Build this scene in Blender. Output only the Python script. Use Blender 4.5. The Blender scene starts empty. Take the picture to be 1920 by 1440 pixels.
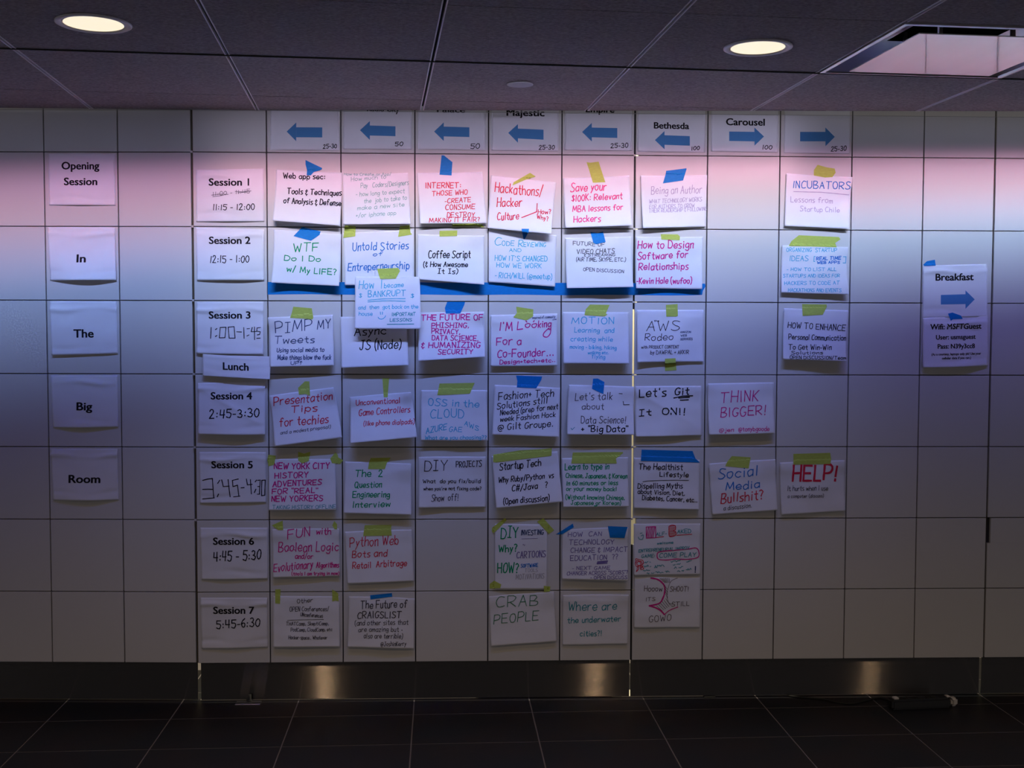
import bpy, bmesh, math, random
from mathutils import Vector, Matrix

S = bpy.context.scene
COL = S.collection

# ------------------------------------------------------------------ camera, world, lights, exposure
F_PX, W_PX, H_PX = 2142.0, 1920, 1440
YAW, PITCH, ROLL = .03455, .04847, .00268
CAM = Vector((1.1546, -4.7815, 1.5776))
FLOOR, CEIL = 0.0, 2.4707
GRID = .08434                                   # the ceiling grid is turned against the wall

def cam_axes():
    cy, sy, cp, sp, cr, sr = (math.cos(YAW), math.sin(YAW), math.cos(PITCH), math.sin(PITCH), math.cos(ROLL), math.sin(ROLL))
    f = Vector((sy*cp, cy*cp, -sp)); r = Vector((cy, -sy, 0)); u = r.cross(f)
    return r*cr + u*sr, -r*sr + u*cr, f
AX_R, AX_U, AX_F = cam_axes()
cd = bpy.data.cameras.new('camera'); cam = bpy.data.objects.new('camera', cd); COL.objects.link(cam)
cd.sensor_width = 36; cd.lens = F_PX/W_PX*36; cd.clip_start = .05
cam.matrix_world = Matrix(((AX_R.x, AX_U.x, -AX_F.x, CAM.x), (AX_R.y, AX_U.y, -AX_F.y, CAM.y), (AX_R.z, AX_U.z, -AX_F.z, CAM.z), (0, 0, 0, 1)))
S.camera = cam

wd = bpy.data.worlds.new('world'); S.world = wd; wd.use_nodes = True
bg = wd.node_tree.nodes['Background']
bg.inputs[0].default_value = (1, .95, .96, 1); bg.inputs[1].default_value = .175

S.view_settings.view_transform = 'Standard'; S.view_settings.look = 'None'
S.view_settings.gamma = 1; S.view_settings.exposure = 0; S.view_settings.use_curve_mapping = False

def gridxy(a, b):                               # ceiling-grid coordinates -> world
    c, s = math.cos(GRID), math.sin(GRID)
    return a*c - b*s, a*s + b*c

def bar_lamp(name, a0, a1, aim, spread, color, energy, h=.004):
    # LED row of the added bar along a ceiling joint, throwing towards the wall
    b = BAR_B + .009
    x, y = gridxy((a0+a1)/2, b)
    ld = bpy.data.lights.new(name, 'AREA'); ld.shape = 'RECTANGLE'
    ld.size = a1-a0; ld.size_y = h; ld.color = color; ld.energy = energy*(a1-a0); ld.spread = math.radians(spread)
    o = bpy.data.objects.new(name, ld); COL.objects.link(o)
    d = Vector((0, math.cos(math.radians(aim)), -math.sin(math.radians(aim))))
    d.rotate(Matrix.Rotation(GRID, 3, 'Z'))
    up = Vector((-math.sin(GRID), math.cos(GRID), 0)).cross(Vector((0, 0, 1)))
    zc = -d; xc = Vector((math.cos(GRID), math.sin(GRID), 0)); yc = zc.cross(xc)
    o.matrix_world = Matrix(((xc.x, yc.x, zc.x, x), (xc.y, yc.y, zc.y, y), (xc.z, yc.z, zc.z, CEIL-.003), (0, 0, 0, 1)))
    return o
BAR_B = -.9907
BARS = ((-1.7, 4.4),)
# the added bar's colour rows, dimmer towards its left end: (aim, spread, R, G, B)
ROWS = {(-1.7, .1): ((8, 26, .025, .028, .050), (16, 16, .085, .036, .09), (23, 26, .34, .095, .02), (31, 42, .39, .60, 1.13), (44, 62, .005, .01, .28)),
        (.1, 2.5): ((8, 26, .12, .115, .165), (16, 16, .21, .085, .14), (23, 26, .29, .145, .15), (31, 42, .57, .65, .58), (44, 62, .44, .66, 1.85)),
        (2.5, 4.4): ((8, 26, .020, .022, .036), (16, 16, .080, .035, .07), (23, 26, .26, .03, .03), (31, 42, .55, .77, .95), (44, 62, .15, .15, .68))}
for (a0, a1), rows in ROWS.items():
    for aim, spread, r, g, b in rows:
        m = max(r, g, b); bar_lamp('added_led_row', a0, a1, aim, spread, (r/m, g/m, b/m), m*1.06)

def spot(name, loc, energy, color, size=140, rad=.05):
    ld = bpy.data.lights.new(name, 'SPOT'); ld.energy = energy; ld.color = color
    ld.spot_size = math.radians(size); ld.spot_blend = .7; ld.shadow_soft_size = rad
    o = bpy.data.objects.new(name, ld); o.location = loc; COL.objects.link(o); return o
BACK_ROW = [(.05, -3.0), (2.08, -3.0), (4.18, -3.0)]
for (x, y), e in zip(BACK_ROW, (44, 36, 22)):
    spot('downlight_lamp', (x, y, CEIL-.01), e, (1, .70, .42))
bl = bpy.data.lights.new('back_room_lamp', 'AREA'); bl.shape = 'RECTANGLE'; bl.size = 3.6; bl.size_y = .2; bl.energy = 90; bl.color = (1, .88, .62)
blo = bpy.data.objects.new('back_room_lamp', bl); blo.location = (1.7, .34, 2.5); COL.objects.link(blo)

# ------------------------------------------------------------------ geometry helpers
def ray(px, py): return AX_R*((px-W_PX/2)/F_PX) + AX_U*((H_PX/2-py)/F_PX) + AX_F
class Plane:
    def __init__(s, p, n): s.p = Vector(p); s.n = Vector(n).normalized()
    def at(s, px, py, lift=0):
        d = ray(px, py); t = ((s.p + s.n*lift - CAM).dot(s.n))/d.dot(s.n); return CAM + d*t
LA = -.04056
WALL = Plane((0, 0, 0), (0, -1, 0))
LWALL = Plane((-.0035, .0079, 0), (math.sin(LA), -math.cos(LA), 0))
FLOORP = Plane((0, 0, 0), (0, 0, 1)); CEILP = Plane((0, 0, CEIL), (0, 0, -1))
def floor_at(px, py, z=0): return FLOORP.at(px, py, z)

def tag(o, label=None, cat=None, group=None, kind=None):
    for k, v in (('label', label), ('category', cat), ('group', group), ('kind', kind)):
        if v: o[k] = v
    return o
def mesh_obj(name, verts, faces, mat, parent=None, smooth=False):
    me = bpy.data.meshes.new(name); me.from_pydata([tuple(v) for v in verts], [], faces); me.update()
    if mat: me.materials.append(mat)
    if smooth:
        for p in me.polygons: p.use_smooth = True
    o = bpy.data.objects.new(name, me); COL.objects.link(o)
    if parent: o.parent = parent
    return o
def bm_obj(name, bm, mat, parent=None, smooth=False):
    me = bpy.data.meshes.new(name); bm.normal_update(); bm.to_mesh(me); bm.free()
    if mat: me.materials.append(mat)
    if smooth:
        for p in me.polygons: p.use_smooth = True
    o = bpy.data.objects.new(name, me); COL.objects.link(o)
    if parent: o.parent = parent
    return o
def empty(name, loc=(0, 0, 0)):
    o = bpy.data.objects.new(name, None); o.empty_display_size = .05; o.location = loc; COL.objects.link(o); return o
class MB:
    def __init__(s): s.v = []; s.f = []
    def add(s, vs, fs):
        n = len(s.v); s.v += [tuple(v) for v in vs]; s.f += [tuple(i+n for i in f) for f in fs]
    def box(s, x0, x1, y0, y1, z0, z1, M=None, ch=0):
        # y0 is the front; ch chamfers the front edges
        if ch:
            vs = [(x0, y1, z0), (x1, y1, z0), (x1, y1, z1), (x0, y1, z1), (x0, y0+ch, z0), (x1, y0+ch, z0), (x1, y0+ch, z1), (x0, y0+ch, z1),
                  (x0+ch, y0, z0+ch), (x1-ch, y0, z0+ch), (x1-ch, y0, z1-ch), (x0+ch, y0, z1-ch)]
            fs = [(0, 3, 2, 1), (8, 9, 10, 11), (4, 5, 9, 8), (5, 6, 10, 9), (6, 7, 11, 10), (7, 4, 8, 11), (0, 1, 5, 4), (1, 2, 6, 5), (2, 3, 7, 6), (3, 0, 4, 7)]
        else:
            vs = [(x0, y0, z0), (x1, y0, z0), (x1, y1, z0), (x0, y1, z0), (x0, y0, z1), (x1, y0, z1), (x1, y1, z1), (x0, y1, z1)]
            fs = [(0, 3, 2, 1), (4, 5, 6, 7), (0, 1, 5, 4), (1, 2, 6, 5), (2, 3, 7, 6), (3, 0, 4, 7)]
        if M: vs = [M @ Vector(v) for v in vs]
        s.add(vs, fs)
    def build(s, name, mat, parent=None, smooth=False): return mesh_obj(name, s.v, s.f, mat, parent, smooth)
def lathe(prof, n=48, cx=0, cy=0):
    vs, fs = [], []
    for r, z in prof:
        for i in range(n):
            a = 2*math.pi*i/n; vs.append((cx+r*math.cos(a), cy+r*math.sin(a), z))
    for j in range(len(prof)-1):
        for i in range(n):
            k = (i+1) % n; fs.append((j*n+i, j*n+k, (j+1)*n+k, (j+1)*n+i))
    return vs, fs

# ------------------------------------------------------------------ materials
def mat(name, col, rough=.6, metal=0, spec=.5, noise=None, bump=None, emit=None, aniso=0):
    m = bpy.data.materials.new(name); m.use_nodes = True; nt = m.node_tree; b = nt.nodes['Principled BSDF']
    b.inputs['Base Color'].default_value = (*col, 1); b.inputs['Roughness'].default_value = rough
    b.inputs['Metallic'].default_value = metal; b.inputs['Specular IOR Level'].default_value = spec
    if emit: b.inputs['Emission Color'].default_value = (*emit[0], 1); b.inputs['Emission Strength'].default_value = emit[1]
    if noise or bump:
        tc = nt.nodes.new('ShaderNodeTexCoord')
    if noise:                                   # (scale, amount, stretch)
        mp = nt.nodes.new('ShaderNodeMapping'); mp.inputs['Scale'].default_value = noise[2]
        nz = nt.nodes.new('ShaderNodeTexNoise'); nz.inputs['Scale'].default_value = noise[0]; nz.inputs['Detail'].default_value = 6
        mr = nt.nodes.new('ShaderNodeMapRange'); mr.inputs['From Min'].default_value = .3; mr.inputs['From Max'].default_value = .7
        mr.inputs['To Min'].default_value = 1-noise[1]; mr.inputs['To Max'].default_value = 1+noise[1]
        mx = nt.nodes.new('ShaderNodeVectorMath'); mx.operation = 'SCALE'; mx.inputs[0].default_value = col
        nt.links.new(tc.outputs['Object'], mp.inputs[0]); nt.links.new(mp.outputs[0], nz.inputs['Vector'])
        nt.links.new(nz.outputs['Fac'], mr.inputs['Value']); nt.links.new(mr.outputs[0], mx.inputs['Scale'])
        nt.links.new(mx.outputs[0], b.inputs['Base Color'])
    if bump:                                    # (scale, strength, distance, stretch)
        mp = nt.nodes.new('ShaderNodeMapping'); mp.inputs['Scale'].default_value = bump[3]
        nz = nt.nodes.new('ShaderNodeTexNoise'); nz.inputs['Scale'].default_value = bump[0]; nz.inputs['Detail'].default_value = 4
        bp = nt.nodes.new('ShaderNodeBump'); bp.inputs['Strength'].default_value = bump[1]; bp.inputs['Distance'].default_value = bump[2]
        nt.links.new(tc.outputs['Object'], mp.inputs[0]); nt.links.new(mp.outputs[0], nz.inputs['Vector'])
        nt.links.new(nz.outputs['Fac'], bp.inputs['Height']); nt.links.new(bp.outputs[0], b.inputs['Normal'])
    if aniso:
        b.inputs['Anisotropic'].default_value = aniso
        tg = nt.nodes.new('ShaderNodeTangent'); tg.direction_type = 'UV_MAP'; tg.uv_map = 'UVMap'
        nt.links.new(tg.outputs[0], b.inputs['Tangent'])
    return m
M_PANEL = mat('white_laminate', (.69, .673, .66), .55, spec=.3, noise=(1.2, .02, (1, 1, 1)))
M_BACK = mat('dark_board', (.035, .032, .035), .8)
M_STEEL = mat('brushed_steel', (.21, .195, .185), .085, metal=1)
nt = M_STEEL.node_tree                            # the fine level brush lines fan reflections out upright
tc = nt.nodes.new('ShaderNodeTexCoord'); sc_ = nt.nodes.new('ShaderNodeVectorMath'); sc_.operation = 'SCALE'; sc_.inputs['Scale'].default_value = 9000
wn = nt.nodes.new('ShaderNodeTexWhiteNoise'); mr = nt.nodes.new('ShaderNodeMapRange'); mr.inputs['To Min'].default_value = -.74; mr.inputs['To Max'].default_value = .74
cx_ = nt.nodes.new('ShaderNodeCombineXYZ'); ge = nt.nodes.new('ShaderNodeNewGeometry'); ad = nt.nodes.new('ShaderNodeVectorMath'); nn_ = nt.nodes.new('ShaderNodeVectorMath'); nn_.operation = 'NORMALIZE'
nt.links.new(tc.outputs['Object'], sc_.inputs[0]); nt.links.new(sc_.outputs[0], wn.inputs['Vector']); nt.links.new(wn.outputs['Value'], mr.inputs['Value'])
nt.links.new(mr.outputs[0], cx_.inputs['Z']); nt.links.new(ge.outputs['Normal'], ad.inputs[0]); nt.links.new(cx_.outputs[0], ad.inputs[1])
nt.links.new(ad.outputs[0], nn_.inputs[0]); nt.links.new(nn_.outputs[0], nt.nodes['Principled BSDF'].inputs['Normal'])
M_CEIL = mat('charcoal_fabric_tile', (.33, .285, .29), .95, spec=.2, noise=(190, .42, (.5, 1.6, 1)), bump=(220, .5, .002, (.5, 1.6, 1)))
M_CGAP = mat('ceiling_void', (.012, .012, .012), .9)
M_RAIL = mat('grey_rail', (.80, .74, .80), .5, spec=.4)
M_EDGE = mat('edge_angle', (.45, .44, .46), .5)
M_GROUT = mat('grout', (.20, .18, .19), .8)
M_CREAM = mat('cream_paint', (.78, .74, .60), .7)
M_WHITE = mat('white_enamel', (.88, .90, .95), .16, spec=1.0, noise=(2.5, .05, (3, .4, 1)))
M_WHITE.node_tree.nodes['Principled BSDF'].inputs['Coat Weight'].default_value = .8
M_METAL = mat('satin_aluminium', (.60, .58, .60), .32, metal=1)
M_BLACK = mat('black_plastic', (.012, .012, .013), .38, spec=.4)
M_RUB = mat('dark_rubber', (.01, .01, .01), .7)
M_WPL = mat('white_plastic', (.62, .58, .55), .5)
M_BRASS = mat('brown_seam_strip', (.085, .06, .028), .6)
M_LENS = mat('lit_lens', (.9, .85, .7), .5, emit=((1, .88, .64), .95))
M_DISC = mat('pale_grey_paint', (.55, .53, .55), .7)
M_RING = mat('lamp_trim_ring', (.80, .76, .82), .45)
M_CONE = mat('lamp_reflector', (.85, .80, .70), .35)
M_PAPER = mat('white_paper', (.87, .865, .93), .85, spec=.15, noise=(14, .015, (1, 1, 1)))
M_TAPEB = mat('blue_masking_tape', (.0, .21, .62), .6, spec=.25, noise=(60, .08, (1, 1, 4)))
M_TAPEG = mat('green_masking_tape', (.50, .60, .11), .65, spec=.25, noise=(60, .08, (1, 1, 4)))
M_PRINT = mat('printed_black', (.018, .016, .022), .8, spec=.1)
M_ARROW = mat('printed_blue', (.09, .27, .58), .8, spec=.1)
INK = {}
for n, c in dict(black=(.015, .015, .025), grey=(.10, .10, .13), thin=(.06, .055, .075), red=(.72, .035, .08), pink=(.85, .06, .26), magenta=(.70, .02, .26),
                 green=(.0, .33, .14), dkgreen=(.05, .24, .13), teal=(.02, .32, .38), sky=(.08, .50, .72), blue=(.02, .19, .60), purple=(.20, .15, .40),
                 faintteal=(.17, .42, .39), faintpurple=(.46, .38, .58), faintgrey=(.42, .41, .44), brown=(.11, .07, .08), navy=(.03, .06, .16)).items():
    INK[n] = mat(n + '_ink', c, .75, spec=.1)

# floor: dark stone tile, colour varies tile by tile
M_FLOOR = mat('dark_stone_tile', (.016, .016, .018), .45, spec=.3, bump=(30, .12, .002, (1, 1, 1)))
nt = M_FLOOR.node_tree; tc = nt.nodes.new('ShaderNodeTexCoord'); nz = nt.nodes.new('ShaderNodeTexNoise'); nz.inputs['Scale'].default_value = 3.2; nz.inputs['Detail'].default_value = 5
rp = nt.nodes.new('ShaderNodeValToRGB'); rp.color_ramp.elements[0].position = .36; rp.color_ramp.elements[1].position = .64
rp.color_ramp.elements[0].color = (.010, .013, .019, 1); rp.color_ramp.elements[1].color = (.020, .014, .016, 1)
nt.links.new(tc.outputs['Object'], nz.inputs['Vector']); nt.links.new(nz.outputs['Fac'], rp.inputs['Fac']); nt.links.new(rp.outputs['Color'], nt.nodes['Principled BSDF'].inputs['Base Color'])

# ------------------------------------------------------------------ the wall
T = .305; ROW0 = 2.30; PBOT = .168; TH = .024
GV, GH = .0025, .0018
def section(name, c0, c1, M=None, notch_left=False, label=None):
    mb = MB()
    for c in range(c0, c1):
        for r in range(-1, 7):
            z1 = ROW0 - r*T - GH; z0 = (ROW0-(r+1)*T if r < 6 else PBOT) + GH
            x0, x1 = c*T + GV, (c+1)*T - GV
            if c == c0: x0 += .0015
            if c == c1-1: x1 -= .0015
            if notch_left and c == c0 and r == 5:
                zc = z1 - .108
                mb.box(x0+.013, x1, 0, .014, zc, z1, M, .001); mb.box(x0, x1, 0, .014, z0, zc, M, .001)
            else: mb.box(x0, x1, 0, .014, z0, z1, M, .001)
    o = mb.build(name, M_PANEL); tag(o, label, 'wall', kind='structure')
    mb = MB()
    g0 = .017 if name == 'wall_right' else .004
    mb.box(c0*T+g0, c1*T-.004, .0142, TH, PBOT, ROW0+T-.002, M)
    mb.build('backing_board', M_BACK, o)
    return o
ML = Matrix.Translation((-.0035, .0079, 0)) @ Matrix.Rotation(LA, 4, 'Z')
section('wall_left', -6, 0, ML, label='white square-panelled wall section left of the session sheets, angled slightly back')
section('wall_back', 0, 6, label='white square-panelled wall section behind most of the notes')
section('wall_right', 6, 11, notch_left=True, label='white square-panelled wall section right of the bright vertical seam')
section('wall_far', 11, 15, notch_left=True, label='white square-panelled wall section at the right end past the dark seam slot')

# the room behind, whose warm light leaks through the seams
mb = MB(); mb.box(-2.4, 5.2, .62, .66, 0, 2.64); tag(mb.build('wall_corridor', M_CREAM), 'cream wall of the lit space behind the panels', 'wall', kind='structure')
mb = MB(); mb.box(-2.4, 5.2, TH+.06, .66, 2.61, 2.65); mb.box(-2.4, 5.2, .002, TH+.07, ROW0+T+.001, 2.65); tag(mb.build('ceiling_corridor', M_CREAM), 'cream ceiling over the lit space behind the panels', 'ceiling', kind='structure')
n = 1
def trim(mb, m, label):
    global n
    o = mb.build(f'trim_{n}', m); tag(o, label, 'trim', kind='structure'); n += 1; return o
for sx, lab in ((0, 'left seam'), (6*T, 'bright middle seam'), (11*T, 'right seam')):
    mb = MB()
    if sx == 6*T:
        mb.box(sx-.0035, sx+.0035, .009, TH, 1.66, ROW0+T); mb.box(sx-.0035, sx+.0035, .009, TH, PBOT, .662)  # added dark strips keep the back light out above and below
    else:
        mb.box(sx-.0035, sx+.0035, .012, TH, PBOT, ROW0+T)
        if sx == 0: mb.box(-.03, .03, .034, .040, PBOT, ROW0+T)  # added blocker behind the left seam against the back light
    trim(mb, M_RUB if sx == 6*T else M_BRASS, f'narrow light-blocking strip added in the {lab} of the wall')
mb = MB()
for sx, side in ((0, 1), (6*T, -1)):
    for r in range(0, 6):
        z = ROW0 - r*T; mb.box(sx-.006, sx+.003, -.003, .003, z-.0045, z+.0045, None, .0012)
trim(mb, M_WPL, 'small white panel clips at the corners along the seams')

# kick boards of brushed steel
KY = .032
def kick(name, x0, x1, zb, M, label):
    mb = MB(); mb.box(x0, x1, KY, KY+.004, zb, PBOT+.01, M); o = mb.build(name, M_STEEL); tag(o, label, 'skirting', kind='structure')
    uv = o.data.uv_layers.new(name='UVMap')
    for l in o.data.loops:
        v = o.data.vertices[l.vertex_index].co; uv.data[l.index].uv = (v.z, v.x)
    return o
KZ = Plane((0, KY, 0), (0, -1, 0)).at(640, 1310).z
kick('baseboard_left', -6*T, -.006, .002, ML, 'dark brushed steel kick board under the left wall section')
kick('baseboard_back', .007, 6*T-.002, KZ, None, 'brushed steel kick board with upright light streaks under the middle wall section')
kick('baseboard_right', 6*T+.002, 11*T-.005, KZ, None, 'brushed steel kick board behind the power strip')
kick('baseboard_far', 11*T+.005, 15*T, KZ, None, 'dark steel kick board at the right end of the wall')
mb = MB()
X = lambda px, py=1312: WALL.at(px, py).x
mb.box(.004, X(892), KY+.001, KY+.09, 0, .002); mb.box(X(1168), X(1332), KY+.001, KY+.09, 0, .002)  # pale strips added so the leaked light shows on the floor
trim(mb, M_CREAM, 'pale strip added to catch the leaked light under the steel kick board')
mb = MB(); mb.box(X(1340), 11*T, KY+.012, KY+.03, .0, KZ+.02); mb.box(X(896), X(1150), KY+.006, KY+.03, .0, KZ+.03)  # dark blocks added to stop the leaked light along these stretches
trim(mb, M_RUB, 'dark block added to stop leaked light in the gap under the kick board')

# ------------------------------------------------------------------ floor
FA, FU, FO, FV, FVO = .02858, .48835, -.55683, .33341, -.19639
def clip(poly, p, nrm):
    out = []
    for i in range(len(poly)):
        a, b = poly[i], poly[(i+1) % len(poly)]
        da = (a[0]-p[0])*nrm[0] + (a[1]-p[1])*nrm[1]; db = (b[0]-p[0])*nrm[0] + (b[1]-p[1])*nrm[1]
        if da >= 0: out.append(a)
        if (da >= 0) != (db >= 0):
            t = da/(da-db); out.append((a[0]+(b[0]-a[0])*t, a[1]+(b[1]-a[1])*t))
    return out
mb = MB(); c, s = math.cos(FA), math.sin(FA); g = .0026
for i in range(-8, 14):
    for j in range(-2, 19):
        a0, a1 = FO+i*FU+g, FO+(i+1)*FU-g; b0, b1 = FVO-(j+1)*FV+g, FVO-j*FV-g
        P = [(a*c-b*s, a*s+b*c) for a, b in ((a0, b0), (a1, b0), (a1, b1), (a0, b1))]
        P = clip(P, (0, .75), (0, -1))
        if len(P) < 3: continue
        k = len(P)
        mb.add([(x, y, 0) for x, y in P] + [(x, y, -.004) for x, y in P], [tuple(range(k))] + [(q, q+k, (q+1) % k + k, (q+1) % k) for q in range(k)])
fl = mb.build('floor', M_FLOOR); tag(fl, 'dark stone tile floor with thin pale grout', 'floor', kind='structure')
mb = MB(); mb.add([(-6, -7.5, -.0008), (9, -7.5, -.0008), (9, .75, -.0008), (-6, .75, -.0008)], [(0, 1, 2, 3)]); mb.build('grout', M_GROUT, fl)

# ------------------------------------------------------------------ ceiling
CU, CO, CV, CVO = .67003, -.40109, .66494, -1.6557
WALL_CUT = ((0, -.007), (0, -1)); LCUT = ((-.0035, .0079-.007), (math.sin(LA), -math.cos(LA)))
VENT = (4, 0)
mb = MB()
def plate(mb, a0, a1, b0, b1, z, th, up=True):
    P = [gridxy(a, b) for a, b in ((a0, b0), (a1, b0), (a1, b1), (a0, b1))]
    P = clip(P, *WALL_CUT); P = clip(P, *LCUT) if P else P
    if len(P) < 3: return
    k = len(P)
    mb.add([(x, y, z) for x, y in P] + [(x, y, z+th) for x, y in P],
           [tuple(reversed(range(k))), tuple(range(k, 2*k))] + [(q, (q+1) % k, (q+1) % k + k, q+k) for q in range(k)])
for i in range(-6, 11):
    for j in range(-8, 4):
        if (i, j) == VENT: continue
        plate(mb, CO+i*CU+.009, CO+(i+1)*CU-.009, CVO+j*CV+.0026, CVO+(j+1)*CV-.0026, CEIL, .016)
ce = mb.build('ceiling', M_CEIL); tag(ce, 'charcoal fabric-textured ceiling of large square tiles', 'ceiling', kind='structure')
mb = MB()
for i in range(-6, 11):
    for j in range(-8, 4):
        if (i, j) != VENT: plate(mb, CO+i*CU, CO+(i+1)*CU, CVO+j*CV, CVO+(j+1)*CV, CEIL+.017, .012)
mb.build('void', M_CGAP, ce)
for i in range(-5, 9):
    mb = MB(); a = CO+i*CU
    if i in (4, 5):
        for w0, w1 in ((-.0085, -.0045), (.0045, .0085)):
            plate(mb, a+w0, a+w1, CVO-5*CV, CVO, CEIL-.0015, .012); plate(mb, a+w0, a+w1, CVO+CV, .9, CEIL-.0015, .012)
        if i == 4: plate(mb, a-.0085, a-.0045, CVO, CVO+CV, CEIL-.0015, .012)
        else: plate(mb, a+.0045, a+.0085, CVO, CVO+CV, CEIL-.0015, .012)
    else:
        for w0, w1 in ((-.0085, -.0045), (.0045, .0085)): plate(mb, a+w0, a+w1, CVO-5*CV, .9, CEIL-.0015, .012)
    trim(mb, M_RAIL, 'slotted metal ceiling rail running towards the wall')
mb = MB(); mb.box(.0, 15*T, -.012, -.0068, CEIL-.0010, CEIL+.0); mb.box(-6*T, 0, -.012, -.0068, CEIL-.0010, CEIL, ML)
trim(mb, M_EDGE, 'thin pale angle strip where the ceiling meets the wall')

# slim bar added at a plain ceiling joint to wash the wall with light
for k, (a0, a1) in enumerate(BARS):
    mb = MB()
    def bx(a0, a1, b0, b1, z0, z1):
        P = [gridxy(a, b) for a, b in ((a0, b0), (a1, b0), (a1, b1), (a0, b1))]
        mb.add([(x, y, z0) for x, y in P] + [(x, y, z1) for x, y in P], [(3, 2, 1, 0), (4, 5, 6, 7), (0, 1, 5, 4), (1, 2, 6, 5), (2, 3, 7, 6), (3, 0, 4, 7)])
    bx(a0, a1, BAR_B-.001, BAR_B+.004, CEIL-.0042, CEIL-.0002)
    o = mb.build('added_light_bar', M_RUB)
    tag(o, 'slim dark light bar added along the ceiling joint in front of the square air vent', 'light bar')

# downlights
def downlight(x, y, label, r=.108):
    spot('downlight_lamp', (x, y, CEIL-.012), 10, (1, .70, .40), 112)
    root = empty('downlight', (x, y, CEIL)); tag(root, label, 'ceiling light', 'round recessed ceiling lights')
    z = -.0005
    v, f = lathe([(r, z), (r, z-.003), (r-.003, z-.0045), (r-.016, z-.004), (r-.018, z-.001), (r-.018, z), (r, z)]); mesh_obj('trim_ring', v, f, M_RING, root, True)
    v, f = lathe([(r-.018, z-.0012), (r-.020, z-.0018), (r-.023, z-.0016)]); mesh_obj('reflector_lip', v, f, M_CONE, root, True)
    nn = 48; v = [(0, 0, z-.0012)] + [((r-.0185)*math.cos(2*math.pi*i/nn), (r-.0185)*math.sin(2*math.pi*i/nn), z-.0012) for i in range(nn)]
    mesh_obj('lens', v, [(0, 1+(i+1) % nn, 1+i) for i in range(nn)], M_LENS, root)
    return root
p = CEILP.at(175.5, 43.5); downlight(p.x, p.y, 'lit round downlight in the ceiling at the left, warm white')
p = CEILP.at(1421, 88.5); downlight(p.x, p.y, 'lit round downlight in the ceiling beside the square air vent')

# sprinkler cover disc
p = CEILP.at(975, 155.5); root = empty('sprinkler_cover', (p.x, p.y, CEIL)); tag(root, 'small round pale cover disc on the ceiling between the two downlights', 'sprinkler cover')
v, f = lathe([(.0, -.008), (.044, -.008), (.048, -.007), (.048, -.0055), (.0, -.0055)]); mesh_obj('disc', v, f, M_DISC, root, True)
v, f = lathe([(.030, -.0054), (.030, -.0003), (.0, -.0003)]); mesh_obj('collar', v, f, M_RUB, root, True)

# square plaque air diffuser
a0, a1, b0, b1 = CO+4*CU, CO+5*CU, CVO, CVO+CV
am, bm_ = (a0+a1)/2, (b0+b1)/2
x, y = gridxy(am, bm_)
root = empty('air_vent', (x, y, CEIL)); root.rotation_euler = (0, 0, GRID); tag(root, 'square ceiling air vent with a white centre plate in a metal frame', 'air vent')
VR = (CV-.014)/CU
def ringprof(prof, m, name):
    vs, fs = [], []
    for h, z in prof: vs += [(-h, -h*VR, z), (h, -h*VR, z), (h, h*VR, z), (-h, h*VR, z)]
    for j in range(len(prof)-1):
        for i in range(4):
            k = (i+1) % 4; fs.append((j*4+i, j*4+k, (j+1)*4+k, (j+1)*4+i))
    return mesh_obj(name, vs, fs, m, root)
H = CU/2
ringprof([(H-.003, .016), (H-.003, -.004), (H-.016, -.005), (H-.022, -.001)], M_METAL, 'frame')
o = ringprof([(H-.022, -.001), (H-.035, .012), (H-.06, .035), (H-.09, .055), (H-.13, .068), (H-.17, .072)], M_METAL, 'curved_pan')
for pl in o.data.polygons: pl.use_smooth = True
ringprof([(H-.17, .072), (H-.17, .14), (.0, .14)], M_CGAP, 'duct_neck')
h = H-.081; mb = MB(); mb.box(-h, h, -h, h, -.012, -.009); pl = mb.build('centre_plate', M_WHITE, root)
for sx in (-1, 1):
    for sy in (-1, 1):
        mb = MB(); mb.box(sx*.12-.006, sx*.12+.006, sy*.12-.006, sy*.12+.006, -.009, .09); mb.build('hanger', M_METAL, root)

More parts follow.
